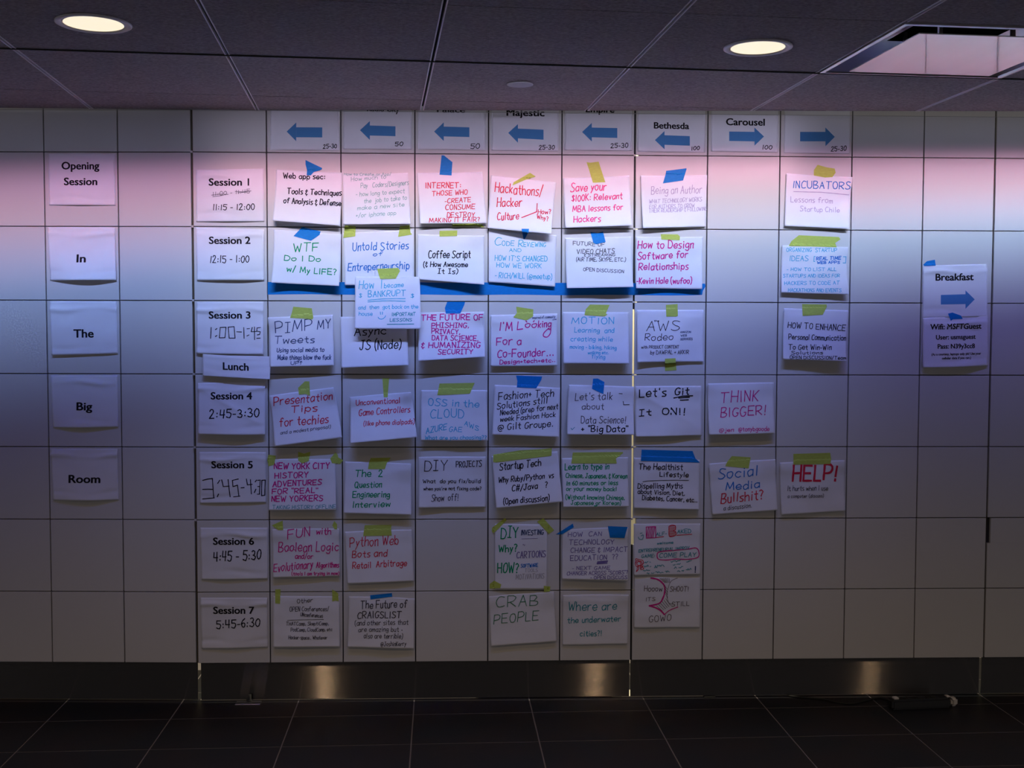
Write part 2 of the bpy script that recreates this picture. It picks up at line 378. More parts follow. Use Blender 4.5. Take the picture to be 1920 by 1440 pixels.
# ------------------------------------------------------------------ paper
def smooth_noise(u, v, ph, f=1):
    return (math.sin(u*5.1*f+ph)*math.sin(v*6.3*f+ph*1.7) + .6*math.sin(u*9.7*f+v*4.1*f+ph*2.3) + .4*math.sin(v*15.7*f+1.3*math.sin(u*6+ph)+ph*.7))/2
PAPERS = []
class Paper:
    def __init__(s, q, plane=WALL, base=.0012, bl=0, br=0, tl=0, tr=0, bm=0, wr=.0008, p=1.5, fold=0, diag=0, seed=0):
        s.q = [Vector((*c, 0)) for c in q]; s.plane = plane
        s.base, s.bl, s.br, s.tl, s.tr, s.bm, s.wr, s.p, s.fold = base, bl, br, tl, tr, bm, wr, p, fold
        s.diag = diag; s.ph = seed*1.913 + .4
        s.c3 = [plane.at(c[0], c[1], s.lift(u, v)) for c, (u, v) in zip(q, ((0, 0), (1, 0), (1, 1), (0, 1)))]
        PAPERS.append(s)
    def lift(s, u, v):
        u = min(max(u, 0), 1); v = min(max(v, 0), 1)
        L = s.base + (s.bl*(1-u) + s.br*u)*v**s.p
        L += s.tl*math.exp(-(u/.22)**2-(v/.26)**2) + s.tr*math.exp(-((1-u)/.22)**2-(v/.26)**2)
        L += s.bm*math.sin(math.pi*u)*v**3
        w = s.wr*(smooth_noise(u, v, s.ph)+.9)*min(1, v*6+.15)
        if s.fold:
            for vc, sg in ((.14, 1), (.86, -.6)):
                d = (v - vc - .03*math.sin(u*7+s.ph))/.042
                w += s.fold*sg*math.exp(-d*d)*(.55+.45*math.sin(u*6.5+s.ph*2))*(1 if sg > 0 else .8)
        if s.diag:
            d = (v - .10 - .75*u)/.07; w += s.diag*math.exp(-abs(d))*min(1, 3*u*(1-u)+.3)
        return max(L + w, s.base*.6)
    def P(s, u, v, off=0):
        a, b, c, d = s.c3
        X = a*((1-u)*(1-v)) + b*(u*(1-v)) + c*(u*v) + d*((1-u)*v)
        n = s.plane.n
        X = X - n*((X-s.plane.p).dot(n))
        return X + n*(s.lift(u, v)+off)
    def uv(s, px, py):
        # inverse bilinear by Newton steps
        u, v = .5, .5; a, b, c, d = s.q; t = Vector((px, py, 0))
        for _ in range(6):
            X = a*((1-u)*(1-v)) + b*(u*(1-v)) + c*(u*v) + d*((1-u)*v) - t
            du = (b-a)*(1-v) + (c-d)*v; dv = (d-a)*(1-u) + (c-b)*u
            det = du.x*dv.y - du.y*dv.x
            u -= (X.x*dv.y - X.y*dv.x)/det; v -= (du.x*X.y - du.y*X.x)/det
        return u, v
    def at(s, px, py, off=.0005): return s.P(*s.uv(px, py), off)
    def sheet(s, root, nu=38, nv=32, mat=None):
        org = root.location
        vs = [s.P(i/nu, j/nv) - org for j in range(nv+1) for i in range(nu+1)]
        fs = [(j*(nu+1)+i, (j+1)*(nu+1)+i, (j+1)*(nu+1)+i+1, j*(nu+1)+i+1) for j in range(nv) for i in range(nu)]
        o = mesh_obj('sheet', vs, fs, mat or M_PAPER, root, True)
        md = o.modifiers.new('thickness', 'SOLIDIFY'); md.thickness = .00025; md.offset = -1
        return o

# single-stroke handwriting: x as a digit, y as a letter (d = baseline, j = x-height, n = cap height), ~ marks a curve
GL = dict(l.split(' ', 1) for l in '''A 0d3n6d 1h5h
B 0d0n ~0n4n5l3i0i ~0i5h6f4d0d
C ~6m3n1l0i1e3d6e
D 0d0n ~0n4m6j6g4d0d
E 6n0n0d6d 0i5i
F 6n0n0d 0i5i
G ~6m3n1l0i1e3d5e6h 6h4h
H 0d0n 6d6n 0i6i
I 0d0n
J 2n6n 4n4f ~4f3d1d0f
K 0d0n 5n0h 1i5d
L 0n0d5d
M 0d1n4f7n8d
N 0d0n5d5n
O ~3n1m0i1e3d5e6i5m3n
P 0d0n ~0n4n6l5i0h
Q ~3n1m0i1e3d5e6i5m3n 4f7c
R 0d0n ~0n4n6l4i0h 2h6d
S ~6m3n1m1k3i5h6f4d1d0e
T 0n7n 3n3d
U 0n0g ~0g1e3d5e6g 6g6n
V 0n3d6n
W 0n2d4k6d8n
X 0d6n 0n6d
Y 0n3i6n 3i3d
Z 0n6n0d6d
a ~5i3j1i0g1d3d5f 5j5d
b 0n0d ~0h2j4i5g4d2d0f
c ~5i3j1i0g1e3d5e
d 5n5d ~5h3j1i0g1d3d5f
e ~0g5g4j2j0h0f2d5e
f ~5m4n2m2j 2j2d 0j4j
g ~5i3j1i0g1e3e5g 5j5c ~5c4a2a0b
h 0n0d ~0h2j4j5h 5h5d
i 0d0j 0l0m
j 2j2b ~2b1a0b 2l2m
k 0n0d 4j0f 1g4d
l 0n0d
m 0j0d ~0h2j3i3g 3g3d ~3h5j6i6g 6g6d
n 0j0d ~0h2j4j4h 4h4d
o ~2j0i0f2d4e5h4j2j
p 0j0a ~0h2j4i5g4d2d0f
q 5j5a ~5h3j1i0g1d3d5f
r 0j0d ~0h2j4j
s ~4j2j0i2g4f3d0d
t 2m2f ~2f3d4d 0j4j
u 0j0f ~0f1d3d4f 4j4d
v 0j2d4j
w 0j1d3i5d6j
x 0d4j 0j4d
y 0j2e 4j2e0a
z 0j4j0d4d
0 ~2n0k0g2d4e5i4m2n
1 0d0n
2 ~0l1n3n4l3i0d 0d5d
3 ~0m2n4l3i2i ~2i5g4d2d0e
4 0n0h5h 4n4d
5 5n0n0j ~0j3j5h4d2d0e
6 ~4n1k0g2d4e4h2i0g
7 0n5n1d
8 ~2n0l2i5g3d1d0g3i4l2n
9 ~4l2n0l1i3i4l 4l4d
| 0n4n 2n2d 0d4d
. 0d0e
, 1e0c
: 0e0f 0i0j
! 0n0g 0d0e
? ~0m2n4l3j2h 2h2g 2d2e
' 0n0l
" 0n0l 2n2l
/ 0c4o
( ~2o0l0f2b
) ~0o2l2f0b
- 0h3h
+ 0h4h 2j2f
& ~4k2l0k2i0f2d4e 2n2l 2d2b
@ ~5g4i2h2f4e5g5f7f8i6l3l0j0e3b6c
# 1d2n 4d5n 0g6g 0k6k
$ ~5l3m1l3i5g3e0f 3n3d
[ 2n0n0c2c
] 0n2n2c0c
* 1f2g1g2f
^ 2d2n 0k2n4k'''.split('\n'))
def cr(pts, k=4):
    if len(pts) < 3: return pts
    P = [pts[0]] + pts + [pts[-1]]; out = []
    for i in range(1, len(P)-2):
        a, b, c, d = P[i-1:i+3]
        for j in range(k):
            t = j/k
            out.append(tuple(.5*(2*b[m] + (c[m]-a[m])*t + (2*a[m]-5*b[m]+4*c[m]-d[m])*t*t + (3*b[m]-a[m]-3*c[m]+d[m])*t**3) for m in (0, 1)))
    out.append(pts[-1]); return out
def glyph(ch):
    if ch not in GL: return [], 3
    st, w = [], 0
    for s in GL[ch].split():
        sm = s[0] == '~'; s = s.lstrip('~')
        pts = [(int(s[i]), ord(s[i+1])-100) for i in range(0, len(s), 2)]
        w = max(w, max(q[0] for q in pts)); st.append(cr(pts) if sm else pts)
    return st, w
def strokes(text, x0, y0, x1, y1, h, rnd, slant=.06):
    """pixel polylines of one written line"""
    items, X = [], 0
    for ch in text:
        if ch == ' ': X += 4.2; continue
        st, w = glyph(ch); e = .9 if w == 0 else 0; items.append((st, X+e, w)); X += w + 2.3 + 2*e
    X = max(X-2.3, .5); sx = (x1-x0)/X; sy = h/10; sl = (y1-y0)/max(x1-x0, 1)
    out = []
    for st, ox, w in items:
        dy = rnd.uniform(-.5, .5); k = rnd.uniform(.93, 1.07); rt = rnd.uniform(-.05, .05)+slant; 
        for s in st:
            o = []
            for (gx, gy) in s:
                gx2 = ox + gx + gy*rt*sy/max(sx, .05) + rnd.uniform(-.14, .14); gy2 = gy*k + dy + rnd.uniform(-.14, .14)
                px = x0 + gx2*sx; o.append((px, y0 + (px-x0)*sl - gy2*sy))
            out.append(o)
    return out
def ribbons(paper, lines, width0, org, off=.0010):
    """flat ink ribbons lying on the sheet"""
    vs, fs = [], []
    cut = []
    for ln in lines:
        pts, kw_ = ln if isinstance(ln, tuple) else (ln, 1)   # a pen turns on a sharp corner: start a fresh ribbon there
        cur = [pts[0]]
        for i in range(1, len(pts)):
            cur.append(pts[i])
            if i < len(pts)-1:
                a, b = (pts[i][0]-pts[i-1][0], pts[i][1]-pts[i-1][1]), (pts[i+1][0]-pts[i][0], pts[i+1][1]-pts[i][1])
                d = a[0]*b[0]+a[1]*b[1]; n_ = math.hypot(*a)*math.hypot(*b)
                if n_ > 1e-6 and d/n_ < .64: cut.append((cur, kw_)); cur = [pts[i]]
        cut.append((cur, kw_))
    for pts, kw_ in cut:
        width = width0*kw_*.9
        # densify
        q = [pts[0]]
        for b in pts[1:]:
            a = q[-1]; d = math.hypot(b[0]-a[0], b[1]-a[1])
            if d < .15: continue
            for i in range(1, max(1, int(d/7))+1):
                t = i/max(1, int(d/7)); q.append((a[0]+(b[0]-a[0])*t, a[1]+(b[1]-a[1])*t))
        if len(q) < 2: q = [(pts[0][0], pts[0][1]-.6), (pts[0][0]+.2, pts[0][1]+.6)]
        n0 = len(vs)
        for i, a in enumerate(q):
            p0, p1 = q[max(i-1, 0)], q[min(i+1, len(q)-1)]
            tx, ty = p1[0]-p0[0], p1[1]-p0[1]; L = math.hypot(tx, ty) or 1; tx, ty = tx/L, ty/L
            e = 0
            if i == 0: e = -.35*width
            if i == len(q)-1: e = .35*width
            w = width*.5*(1 + .12*math.sin(i*1.9+a[0]))
            for sg in (1, -1):
                vs.append(paper.at(a[0]+tx*e-ty*w*sg, a[1]+ty*e+tx*w*sg, off) - org)
        for i in range(len(q)-1):
            k = n0+2*i; fs.append((k, k+2, k+3, k+1))
    return vs, fs
def ink(root, paper, name, lines, color, width, off=.0010, label=None):
    for block in text_blocks(lines):
        v, f = ribbons(paper, block, width, root.location, off)
        o = mesh_obj(name, v, f, INK[color], root)
        if label: o['label'] = label
    return o
def text_blocks(lines):
    # strokes that stand well apart are written blocks of their own
    bb = []
    for l in lines:
        p = l[0] if isinstance(l, tuple) else l
        bb.append((min(q[0] for q in p), max(q[0] for q in p), min(q[1] for q in p), max(q[1] for q in p)))
    par = list(range(len(lines)))
    def find(i):
        while par[i] != i: i = par[i]
        return i
    for i in range(len(lines)):
        for j in range(i):
            a, b = bb[i], bb[j]
            g = math.hypot(max(0, a[0]-b[1], b[0]-a[1]), max(0, a[2]-b[3], b[2]-a[3]))
            if g <= 8: par[find(i)] = find(j)
    out = {}
    for i, l in enumerate(lines): out.setdefault(find(i), []).append(l)
    return list(out.values())
def cap_height():
    cu = bpy.data.curves.new('t', 'FONT'); cu.body = 'H'; ob = bpy.data.objects.new('t', cu); COL.objects.link(ob)
    bpy.context.view_layer.update()
    me = bpy.data.meshes.new_from_object(ob.evaluated_get(bpy.context.evaluated_depsgraph_get()))
    h = max(v.co.y for v in me.vertices); bpy.data.objects.remove(ob); bpy.data.curves.remove(cu); bpy.data.meshes.remove(me)
    return h
CAPH = cap_height(); print('CAPH', CAPH)
def printed(root, paper, text, x0, y0, x1, y1, cap, off=.0010, bold=.030):
    cu = bpy.data.curves.new('t', 'FONT'); cu.body = text; cu.size = 1; cu.offset = 0; cu.resolution_u = 3
    ob = bpy.data.objects.new('t', cu); COL.objects.link(ob)
    bpy.context.view_layer.update()
    me = bpy.data.meshes.new_from_object(ob.evaluated_get(bpy.context.evaluated_depsgraph_get()))
    bpy.data.objects.remove(ob); bpy.data.curves.remove(cu)
    bm = bmesh.new(); bm.from_mesh(me)           # heavy weight: the outline laid down several times, a little apart
    g0 = bm.verts[:] + bm.edges[:] + bm.faces[:]
    for dx, dy in ((-bold, 0), (bold, 0), (-bold*.6, bold*.55), (bold*.6, bold*.55), (-bold*.6, -bold*.55), (bold*.6, -bold*.55)):
        d_ = bmesh.ops.duplicate(bm, geom=g0)
        for e in d_['geom']:
            if isinstance(e, bmesh.types.BMVert): e.co.x += dx; e.co.y += dy
    bm.to_mesh(me); bm.free()
    xs = [v.co.x for v in me.vertices]; mn, mx = min(xs), max(xs)
    ch = CAPH
    for v in me.vertices:
        t = (v.co.x-mn)/(mx-mn); px = x0+(x1-x0)*t; py = y0+(y1-y0)*t - v.co.y/ch*cap
        v.co = paper.at(px, py, off) - root.location
    o = bpy.data.objects.new('printed_text', me); COL.objects.link(o); o.parent = root; me.materials.clear(); me.materials.append(M_PRINT)
    return o
def arrow(root, paper, pts, off=.0006):
    # pts: tip, head top, shaft top near head, shaft top end, shaft bottom end, shaft bottom near head, head bottom
    vs, fs = [], []
    def strip(a, b, c, d, n):                    # quad a-b / d-c cut into n pieces
        k = len(vs)
        for i in range(n+1):
            t = i/n
            for p, q in ((a, b), (d, c)): vs.append(paper.at(p[0]+(q[0]-p[0])*t, p[1]+(q[1]-p[1])*t, off) - root.location)
        for i in range(n): fs.append((k+2*i, k+2*i+2, k+2*i+3, k+2*i+1))
    tip, ht, s1, s2, s3, s4, hb = pts
    strip(s1, s2, s3, s4, 8); strip(ht, tip, tip, hb, 6)
    return mesh_obj('printed_arrow', vs, fs, M_ARROW, root)

def new_sheet(name, q, label, cat, group, **kw):
    pp = Paper(q, **kw)
    root = empty(name, pp.P(.5, .5)); tag(root, label, cat, group)
    pp.sheet(root); return root, pp
mm = .001
# ---- arrow signs along the ceiling
def sign_arrow(q, label, pts, room=None, note=None, seed=0):
    root, pp = new_sheet('paper_sign', q, label, 'sign', 'printed signs under the ceiling', base=1*mm, bm=4*mm, wr=.7*mm, seed=seed)
    arrow(root, pp, pts)
    if room: printed(root, pp, *room)
    if note:
        t, x0, y, x1, h = note; ink(root, pp, 'handwritten_lettering', strokes(t, x0, y, x1, y-1, h, random.Random(t+str(x0)), .12), 'black', 1.5)
    return root
def AR(tip, xh, yt, yb, st, sb, xe, et, eb): return [tip, (xh, yt), (xh, st), (xe, et), (xe, eb), (xh, sb), (xh, yb)]
TOPY = 184
sign_arrow([(507, TOPY-2), (636, TOPY-2), (636, 282), (506.5, 281.5)], 'leftmost arrow sign under the ceiling, blue arrow pointing left over 25-30', AR((537.5, 246.7), 555.5, 229.7, 265, 238.7, 257.5, 604.2, 239, 257.8), None, ('25-30', 606, 278.5, 631, 7.5), 1)
sign_arrow([(644, TOPY), (772, TOPY), (772, 280.5), (643.5, 279.5)], 'arrow sign under the ceiling, second from the left, over the number 50', AR((675, 244.2), 693.5, 227, 262.5, 235.3, 254.2, 741.5, 237, 255.5), ('Radio City', 688, 209, 749, 210, 12), ('50', 741, 274, 755, 7.5), 2)
sign_arrow([(783.5, TOPY), (911, TOPY+1), (911, 281.5), (783.5, 280)], 'arrow sign under the ceiling above the red "INTERNET" note, numbered 50', AR((814, 246.7), 832, 229.5, 264.5, 237.5, 255.8, 880, 238.7, 257), ('Palace', 819, 210.5, 872, 211.3, 12), ('50', 882, 279, 899, 9), 3)
sign_arrow([(922, TOPY+2), (1048, TOPY+3), (1047, 283.5), (921.5, 282)], 'arrow sign with the half hidden printed word "Majestic"', AR((952.8, 249.2), 971, 232.8, 267.8, 241.2, 259.5, 1019, 243.3, 262), ('Majestic', 949.5, 216.8, 1021, 218, 12), ('25-30', 1010.5, 280.5, 1039, 7.5), 4)
sign_arrow([(1059, TOPY+3), (1185, TOPY+4), (1184.5, 283), (1058, 281.5)], 'left-pointing arrow sign just left of the "Bethesda" sign, marked 25-30', AR((1091.3, 247.5), 1109.5, 230.5, 265.5, 239.2, 257.5, 1157.3, 240.3, 258.8), ('Empire', 1098, 210.3, 1152, 211.3, 12), ('25-30', 1145, 277.5, 1177, 8), 5)
sign_arrow([(1196, TOPY+5), (1322.5, TOPY+6), (1321.5, 286), (1195, 284.5)], 'arrow sign printed "Bethesda" with a blue arrow pointing left', AR((1227.8, 262.8), 1245.7, 245.8, 280.3, 253.7, 271.7, 1293.2, 255.3, 273.3), ('Bethesda', 1225.8, 240.8, 1292, 242, 11.5), ('100', 1296, 282, 1311, 6.5), 6)
sign_arrow([(1334, TOPY+7), (1459, TOPY+8), (1458, 286), (1333.5, 284)], 'arrow sign printed "Carousel" with a blue arrow pointing right', AR((1432.3, 256), 1414.3, 239, 273.3, 247.3, 265.3, 1367, 246.7, 264.3), ('Carousel', 1361, 234.5, 1434, 235.5, 12.5), ('100', 1429, 280.5, 1447, 7.5), 7)
sign_arrow([(1471, TOPY+8), (1594, TOPY+9), (1593, 288.5), (1470, 287)], 'rightmost arrow sign under the ceiling, blue arrow pointing right', AR((1565, 256.7), 1547.3, 239, 274.3, 247.3, 265, 1500, 247.3, 265), None, ('25-30', 1557.7, 283.5, 1586, 8.5), 8)

# ---- printed signs on the left
def printed_sign(q, label, texts, plane=WALL, group='printed signs in the left column', hand=(), seed=0, **kw):
    k = dict(base=2.0*mm, bm=9*mm, wr=2.2*mm, fold=7*mm, seed=seed, plane=plane); k.update(kw)
    root, pp = new_sheet('paper_sign', q, label, 'sign', group, **k)
    for t in texts: printed(root, pp, *t)
    for (t, x0, y0, x1, y1, h, w) in hand:
        ink(root, pp, 'handwritten_lettering', strokes(t, x0, y0, x1, y1, h, random.Random(t)), 'black', w)
    return root, pp
LEFT = [([(91, 288), (216, 288), (216.5, 385), (92, 384.5)], 'printed sign reading "Opening Session" at the top of the left column', [('Opening', 115.7, 317.5, 187, 317.5, 13.5), ('Session', 120, 347, 183, 347, 13.5)], dict(bm=5*mm)),
        ([(89.3, 426), (216, 426.4), (217.8, 525), (93.8, 525.6)], 'printed sign reading "In" under the opening session sign', [('In', 144.5, 491.9, 162, 491.9, 14.5)], dict(bm=22*mm, br=9*mm)),
        ([(93, 565), (219, 565), (221, 663), (96.5, 666)], 'printed sign reading "The" in the middle of the left column', [('The', 138, 632.8, 176, 632.5, 15)], dict(bl=9*mm, bm=3*mm)),
        ([(94.8, 703.7), (220.5, 703.7), (221.7, 800.7), (100, 802)], 'printed sign reading "Big" above the "Room" sign', [('Big', 144, 769, 174, 769, 14.5)], dict(bm=13*mm)),
        ([(95, 841), (220.7, 841.7), (222.5, 937.5), (100, 938)], 'printed sign reading "Room" at the bottom of the left column', [('Room', 129, 905, 189, 905, 14.5)], dict(bm=14*mm))]
for i, (q, lab, tx, kw) in enumerate(LEFT): printed_sign(q, lab, tx, LWALL, seed=i+11, **kw)

def seven(s, boxes):                             # squared-off digits drawn as boxes of polylines
    return boxes
G = 'session time sheets'
printed_sign([(367.2, 318), (494.5, 316.3), (495.4, 415), (368, 415.6)], 'printed sheet "Session 1" with a crossed out time over 11:15 - 12:00', [('Session', 391.4, 347.9, 454, 347.9, 13), ('1', 464.6, 347.9, 467.4, 347.9, 13)], group=G, hand=[('11:15 - 12:00', 399.4, 394, 477, 393, 10.5, 1.7)], seed=21, bm=6*mm)
s1root, s1p = bpy.context.scene.objects['paper_sign'], PAPERS[-1]
s1 = [o for o in COL.objects if o.get('label', '').startswith('printed sheet "Session 1"')][0]
ink(s1, s1p, 'crossed_out_time', strokes('11:00 - 11:45', 399, 367, 468, 362, 7, random.Random(3)) + [[(397, 366), (412, 364), (428, 364.5)], [(399, 369), (420, 366)], [(441, 359), (455, 360), (471, 358)], [(446, 361.5), (464, 360)]], 'grey', 1)
printed_sign([(367.2, 426.4), (495.4, 430), (495.4, 525.4), (369, 525.2)], 'printed sheet "Session 2" with the handwritten time 12:15 - 1:00', [('Session 2', 391.8, 457.1, 469.8, 457.1, 13)], group=G, hand=[('12:15 - 1:00', 394, 492.5, 467, 492, 12.5, 1.8)], seed=22, bl=4*mm, br=4*mm)
r3, p3 = printed_sign([(368.7, 566.5), (494, 565.5), (494, 664.7), (367.8, 662.8)], 'printed sheet "Session 3" with the squared handwritten time 1:00-1:45', [('Session 3', 391.5, 597.2, 469.8, 597.2, 13)], group=G, seed=23, bl=8*mm, br=12*mm)
ink(r3, p3, 'handwritten_lettering', [[(396, 614), (395, 634.5)], [(404, 618), (407, 616)], [(404, 631), (407, 629)], [(413, 614), (411.5, 633.5), (422, 633), (424, 613.5), (413, 614)], [(428, 613.5), (430, 634), (441, 634), (439, 612.5), (428, 613.5)], [(444, 622), (453, 622.5)], [(457, 614), (458, 634.5)], [(463, 616.5), (468, 616)], [(463, 630), (467, 628)], [(473, 614), (471, 622), (481, 621.5)], [(477, 613), (477.5, 637)], [(488.5, 614), (482, 615), (481.5, 621), (488, 622), (487, 627), (482.5, 628)], [(481.5, 634.5), (488, 634)]], 'black', 1.7)
printed_sign([(380, 663.7), (507.7, 668.6), (505.8, 711.4), (380, 704.5)], 'narrow printed paper strip reading "Lunch" between sessions 3 and 4', [('Lunch', 417.7, 693, 466.3, 695, 13.5)], group=G, seed=24, base=16*mm, bl=5*mm, br=16*mm, fold=.6*mm, bm=0)
printed_sign([(370.7, 718), (498, 716), (497, 815.4), (371.7, 814.4)], 'printed sheet "Session 4" with the bold handwritten time 2:45-3:30', [('Session 4', 395, 748.7, 472.8, 748.7, 13)], group=G, hand=[('2:45-3:30', 392.7, 784.5, 485.4, 781, 15, 2.3)], seed=25, bl=22*mm, br=18*mm, wr=2*mm, diag=5*mm)
r5, p5 = printed_sign([(373.3, 847.4), (499, 847.4), (499, 942.2), (375, 944)], 'printed sheet "Session 5" with the large squared time 3:45-4:30', [('Session 5', 396.3, 877.6, 474.2, 877.6, 13)], group=G, seed=26, bm=4*mm)
ink(r5, p5, 'handwritten_lettering', [[(380, 900.5), (390, 898), (398.5, 897), (401, 933.5)], [(380, 917.5), (390, 917), (399, 917.3)], [(380, 935.5), (402, 933.5)], [(412.5, 900), (408.5, 906)], [(410, 926), (407.5, 931.5)], [(416, 899.5), (419, 912), (430, 911)], [(428, 899), (431.5, 931.5)], [(447, 898), (436, 900.5), (437, 912), (445.5, 909.5), (448, 930)], [(438, 931.5), (450, 930)], [(452, 914.5), (458, 914)], [(462, 898), (464, 909), (473, 908)], [(469.5, 899), (471.5, 926)], [(481, 900), (478.5, 903.5)], [(480, 917), (477, 923.5)], [(483, 900.5), (488, 900), (486.5, 926)], [(483.5, 912), (487.5, 912)], [(482.5, 926.5), (487, 926.5)], [(491, 900.5), (490.5, 929.5), (496.5, 928.5), (497.5, 900), (491, 900.5)]], 'black', 1.9)
printed_sign([(375.6, 989.4), (502, 989.4), (502, 1085.7), (378, 1087)], 'printed sheet "Session 6" with the handwritten time 4:45 - 5:30', [('Session 6', 399.5, 1021, 476.6, 1021, 13)], group=G, hand=[('4:45 - 5:30', 401, 1052.5, 488.7, 1048, 17, 2.2)], seed=27, bm=5*mm)
printed_sign([(376, 1120.7), (501, 1120.7), (502, 1214), (378.5, 1216.5)], 'printed sheet "Session 7" with the handwritten time 5:45-6:30', [('Session 7', 400, 1150.4, 477, 1150.4, 13)], group=G, hand=[('5:45-6:30', 406, 1178.5, 487, 1174, 15, 2.1)], seed=28, bm=5*mm)
G = 'printed signs at the right'
rb, pb = printed_sign([(1730, 497.5), (1850.5, 495), (1851.7, 594), (1729.7, 596.5)], 'printed "Breakfast" sign with a blue arrow pointing right', [('Breakfast', 1753.7, 526, 1825.3, 525, 12.5)], group=G, seed=31, bm=2*mm, wr=1.2*mm)
arrow(rb, pb, AR((1827.5, 561.3), 1810, 544.5, 579, 551.7, 570, 1763.8, 553, 571))
printed_sign([(1730, 595.8), (1852, 592.5), (1852.5, 686), (1731, 690)], 'printed wifi login sign taped below the breakfast sign', [('Wifi: MSFTGuest', 1744, 618, 1839.7, 616, 10), ('User: usmsguest', 1754.7, 636.7, 1829, 635, 8.3), ('Pass: N39y3cc8', 1757.5, 653.7, 1827, 652.5, 8.3), ('(As a courtesy, laptops only pls! Use your', 1746, 666.7, 1838.7, 664.5, 4.2), ('cellular data if you can.)', 1765, 673.7, 1819.7, 672.5, 4.2)], group=G, seed=32, base=4*mm, bm=16*mm, bl=8*mm)

# ---- handwritten notes.  (corners, label, ink lines [(text, x0, y0, x1, y1, height)] per colour, lift)
HW = 1.9
def note(q, label, inks, row, seed, extra=(), **kw):
    k = dict(base=1.2*mm, bl=26*mm, br=26*mm, tl=9*mm, tr=9*mm, wr=3.2*mm, p=2.0, seed=seed); k.update(kw)
    root, pp = new_sheet('paper_note', q, label, 'note', f'handwritten notes in the session {row} row', **k)
    rnd = random.Random(seed*7+1); by = {}
    for (color, width, lines) in inks:
        st = []
        for (t, x0, y0, x1, y1, h) in lines: st += [(q_, min(1, .50+.042*h)) for q_ in strokes(t, x0, y0, x1, y1, h, rnd)]
        by.setdefault((color, width), []).extend(st)
    for (color, width, pl) in extra: by.setdefault((color, width), []).extend(pl)
    for (color, width), st in by.items(): ink(root, pp, 'handwritten_lettering', st, color, width, label=f'{color} handwriting' if len(by) > 1 else None)
    return root, pp
def curve(*pts): return cr(list(pts), 6)
def scrib(x0, y0, x1, y1, h, seed):
    r = random.Random(seed); out, x = [], x0; w = []
    while x < x1:
        y = y0 + (y1-y0)*(x-x0)/(x1-x0); w.append((x, y - r.random()*h)); x += r.uniform(.8, 1.9)
        if r.random() < .12 and len(w) > 3: out.append(w); w = []; x += 1.8
    if len(w) > 1: out.append(w)
    return out
# session 1
note([(517.5, 317.5), (641.7, 323.7), (637.5, 423), (510.8, 413.3)], 'note "Web app sec: Tools & Techniques" in black marker',
     [('black', 2.1, [('Web app sec:', 531, 333.7, 609, 335.8, 9.5), ('Tools & Techniques', 538, 363, 639.5, 366, 10), ('of Analysis & Defense', 531, 380, 638.5, 385.5, 10)])], 1, 1, bl=45*mm, br=40*mm)
note([(642, 325.5), (765, 324), (770, 419.7), (643.3, 420.8)], 'note "How much to Pay Coders" in faint thin teal pen',
     [('faintteal', 1.1, [('How to Create an App/', 645, 329, 733, 328, 5), ('How much to', 658, 339.5, 723, 333.5, 7.5), ('Pay   Coders/Designers', 676, 352, 766, 346, 9), ('- how long to expect', 667, 368, 758, 361, 8), ('the  job to take to', 682, 381, 762, 373, 8), ('make a new site', 670, 394, 757.5, 386, 8), ('+/or iphone app', 667, 408, 742, 402, 8)])], 1, 2, base=4*mm, bl=26*mm, br=36*mm, tr=22*mm)
note([(781.7, 324), (904.7, 322), (912.5, 418.3), (787.5, 419)], 'note "INTERNET: THOSE WHO CREATE" in red capitals',
     [('red', 1.8, [('INTERNET:', 797.5, 352.5, 864, 351, 10), ('THOSE WHO', 810, 366.7, 876, 363.5, 8.5), ('-CREATE', 834, 381, 882.5, 377.5, 8.5), ('CONSUME', 835, 393, 890, 391.5, 9), ('DESTROY', 838, 407.5, 889.7, 407, 9), ('MAKING IT FAIR?', 804.7, 417, 899, 415, 8)])], 1, 3, bl=40*mm, br=16*mm, tr=16*mm)
note([(920.8, 328.3), (1043, 341.7), (1033.7, 438.3), (914, 427.5)], 'tilted note "Hackathons/Hacker Culture" in red marker',
     [('red', 1.9, [('Hackathons/', 928, 359, 1016.7, 368, 18), ('Hacker', 932, 387.5, 978, 386, 16), ('Culture', 932.5, 412.5, 972.5, 411, 14), ('How?', 1009, 401, 1033, 400, 8), ('Why?', 1007, 409, 1028, 414, 8)])], 1, 4,
     extra=[('red', 1.9, [[(978.3, 407.8), (1006.7, 396.7), (1007.5, 381)]])], base=6*mm, bl=24*mm, br=52*mm)
note([(1055.8, 334), (1180, 329), (1185.8, 422.5), (1060, 427)], 'note "Save your $100K" in pink marker',
     [('pink', 1.9, [('Save your', 1070, 359, 1136.7, 356, 15), ('$100K: Relevant', 1072, 377.5, 1166.7, 371.7, 11.5), ('MBA lessons for', 1074, 396.7, 1168, 393, 11), ('Hackers', 1076, 416.7, 1126, 415, 12)])], 1, 5, bl=36*mm, br=42*mm)
note([(1201, 329), (1326, 328), (1323, 425), (1205.8, 427.5)], 'note "Being an Author" in faint purple pen',
     [('faintpurple', 1.2, [('Being an Author', 1221.7, 363.3, 1315.8, 361.5, 14), ('WHAT TECHNOLOGY WORKS', 1218, 381, 1315.8, 377, 7.5), ('FOR AUTHORS TO GROW', 1218, 391, 1302, 388.5, 7), ('THEIR READERSHIP & FOLLOWING', 1217.5, 398.7, 1325, 394.7, 7)])], 1, 6, bl=34*mm, br=8*mm)
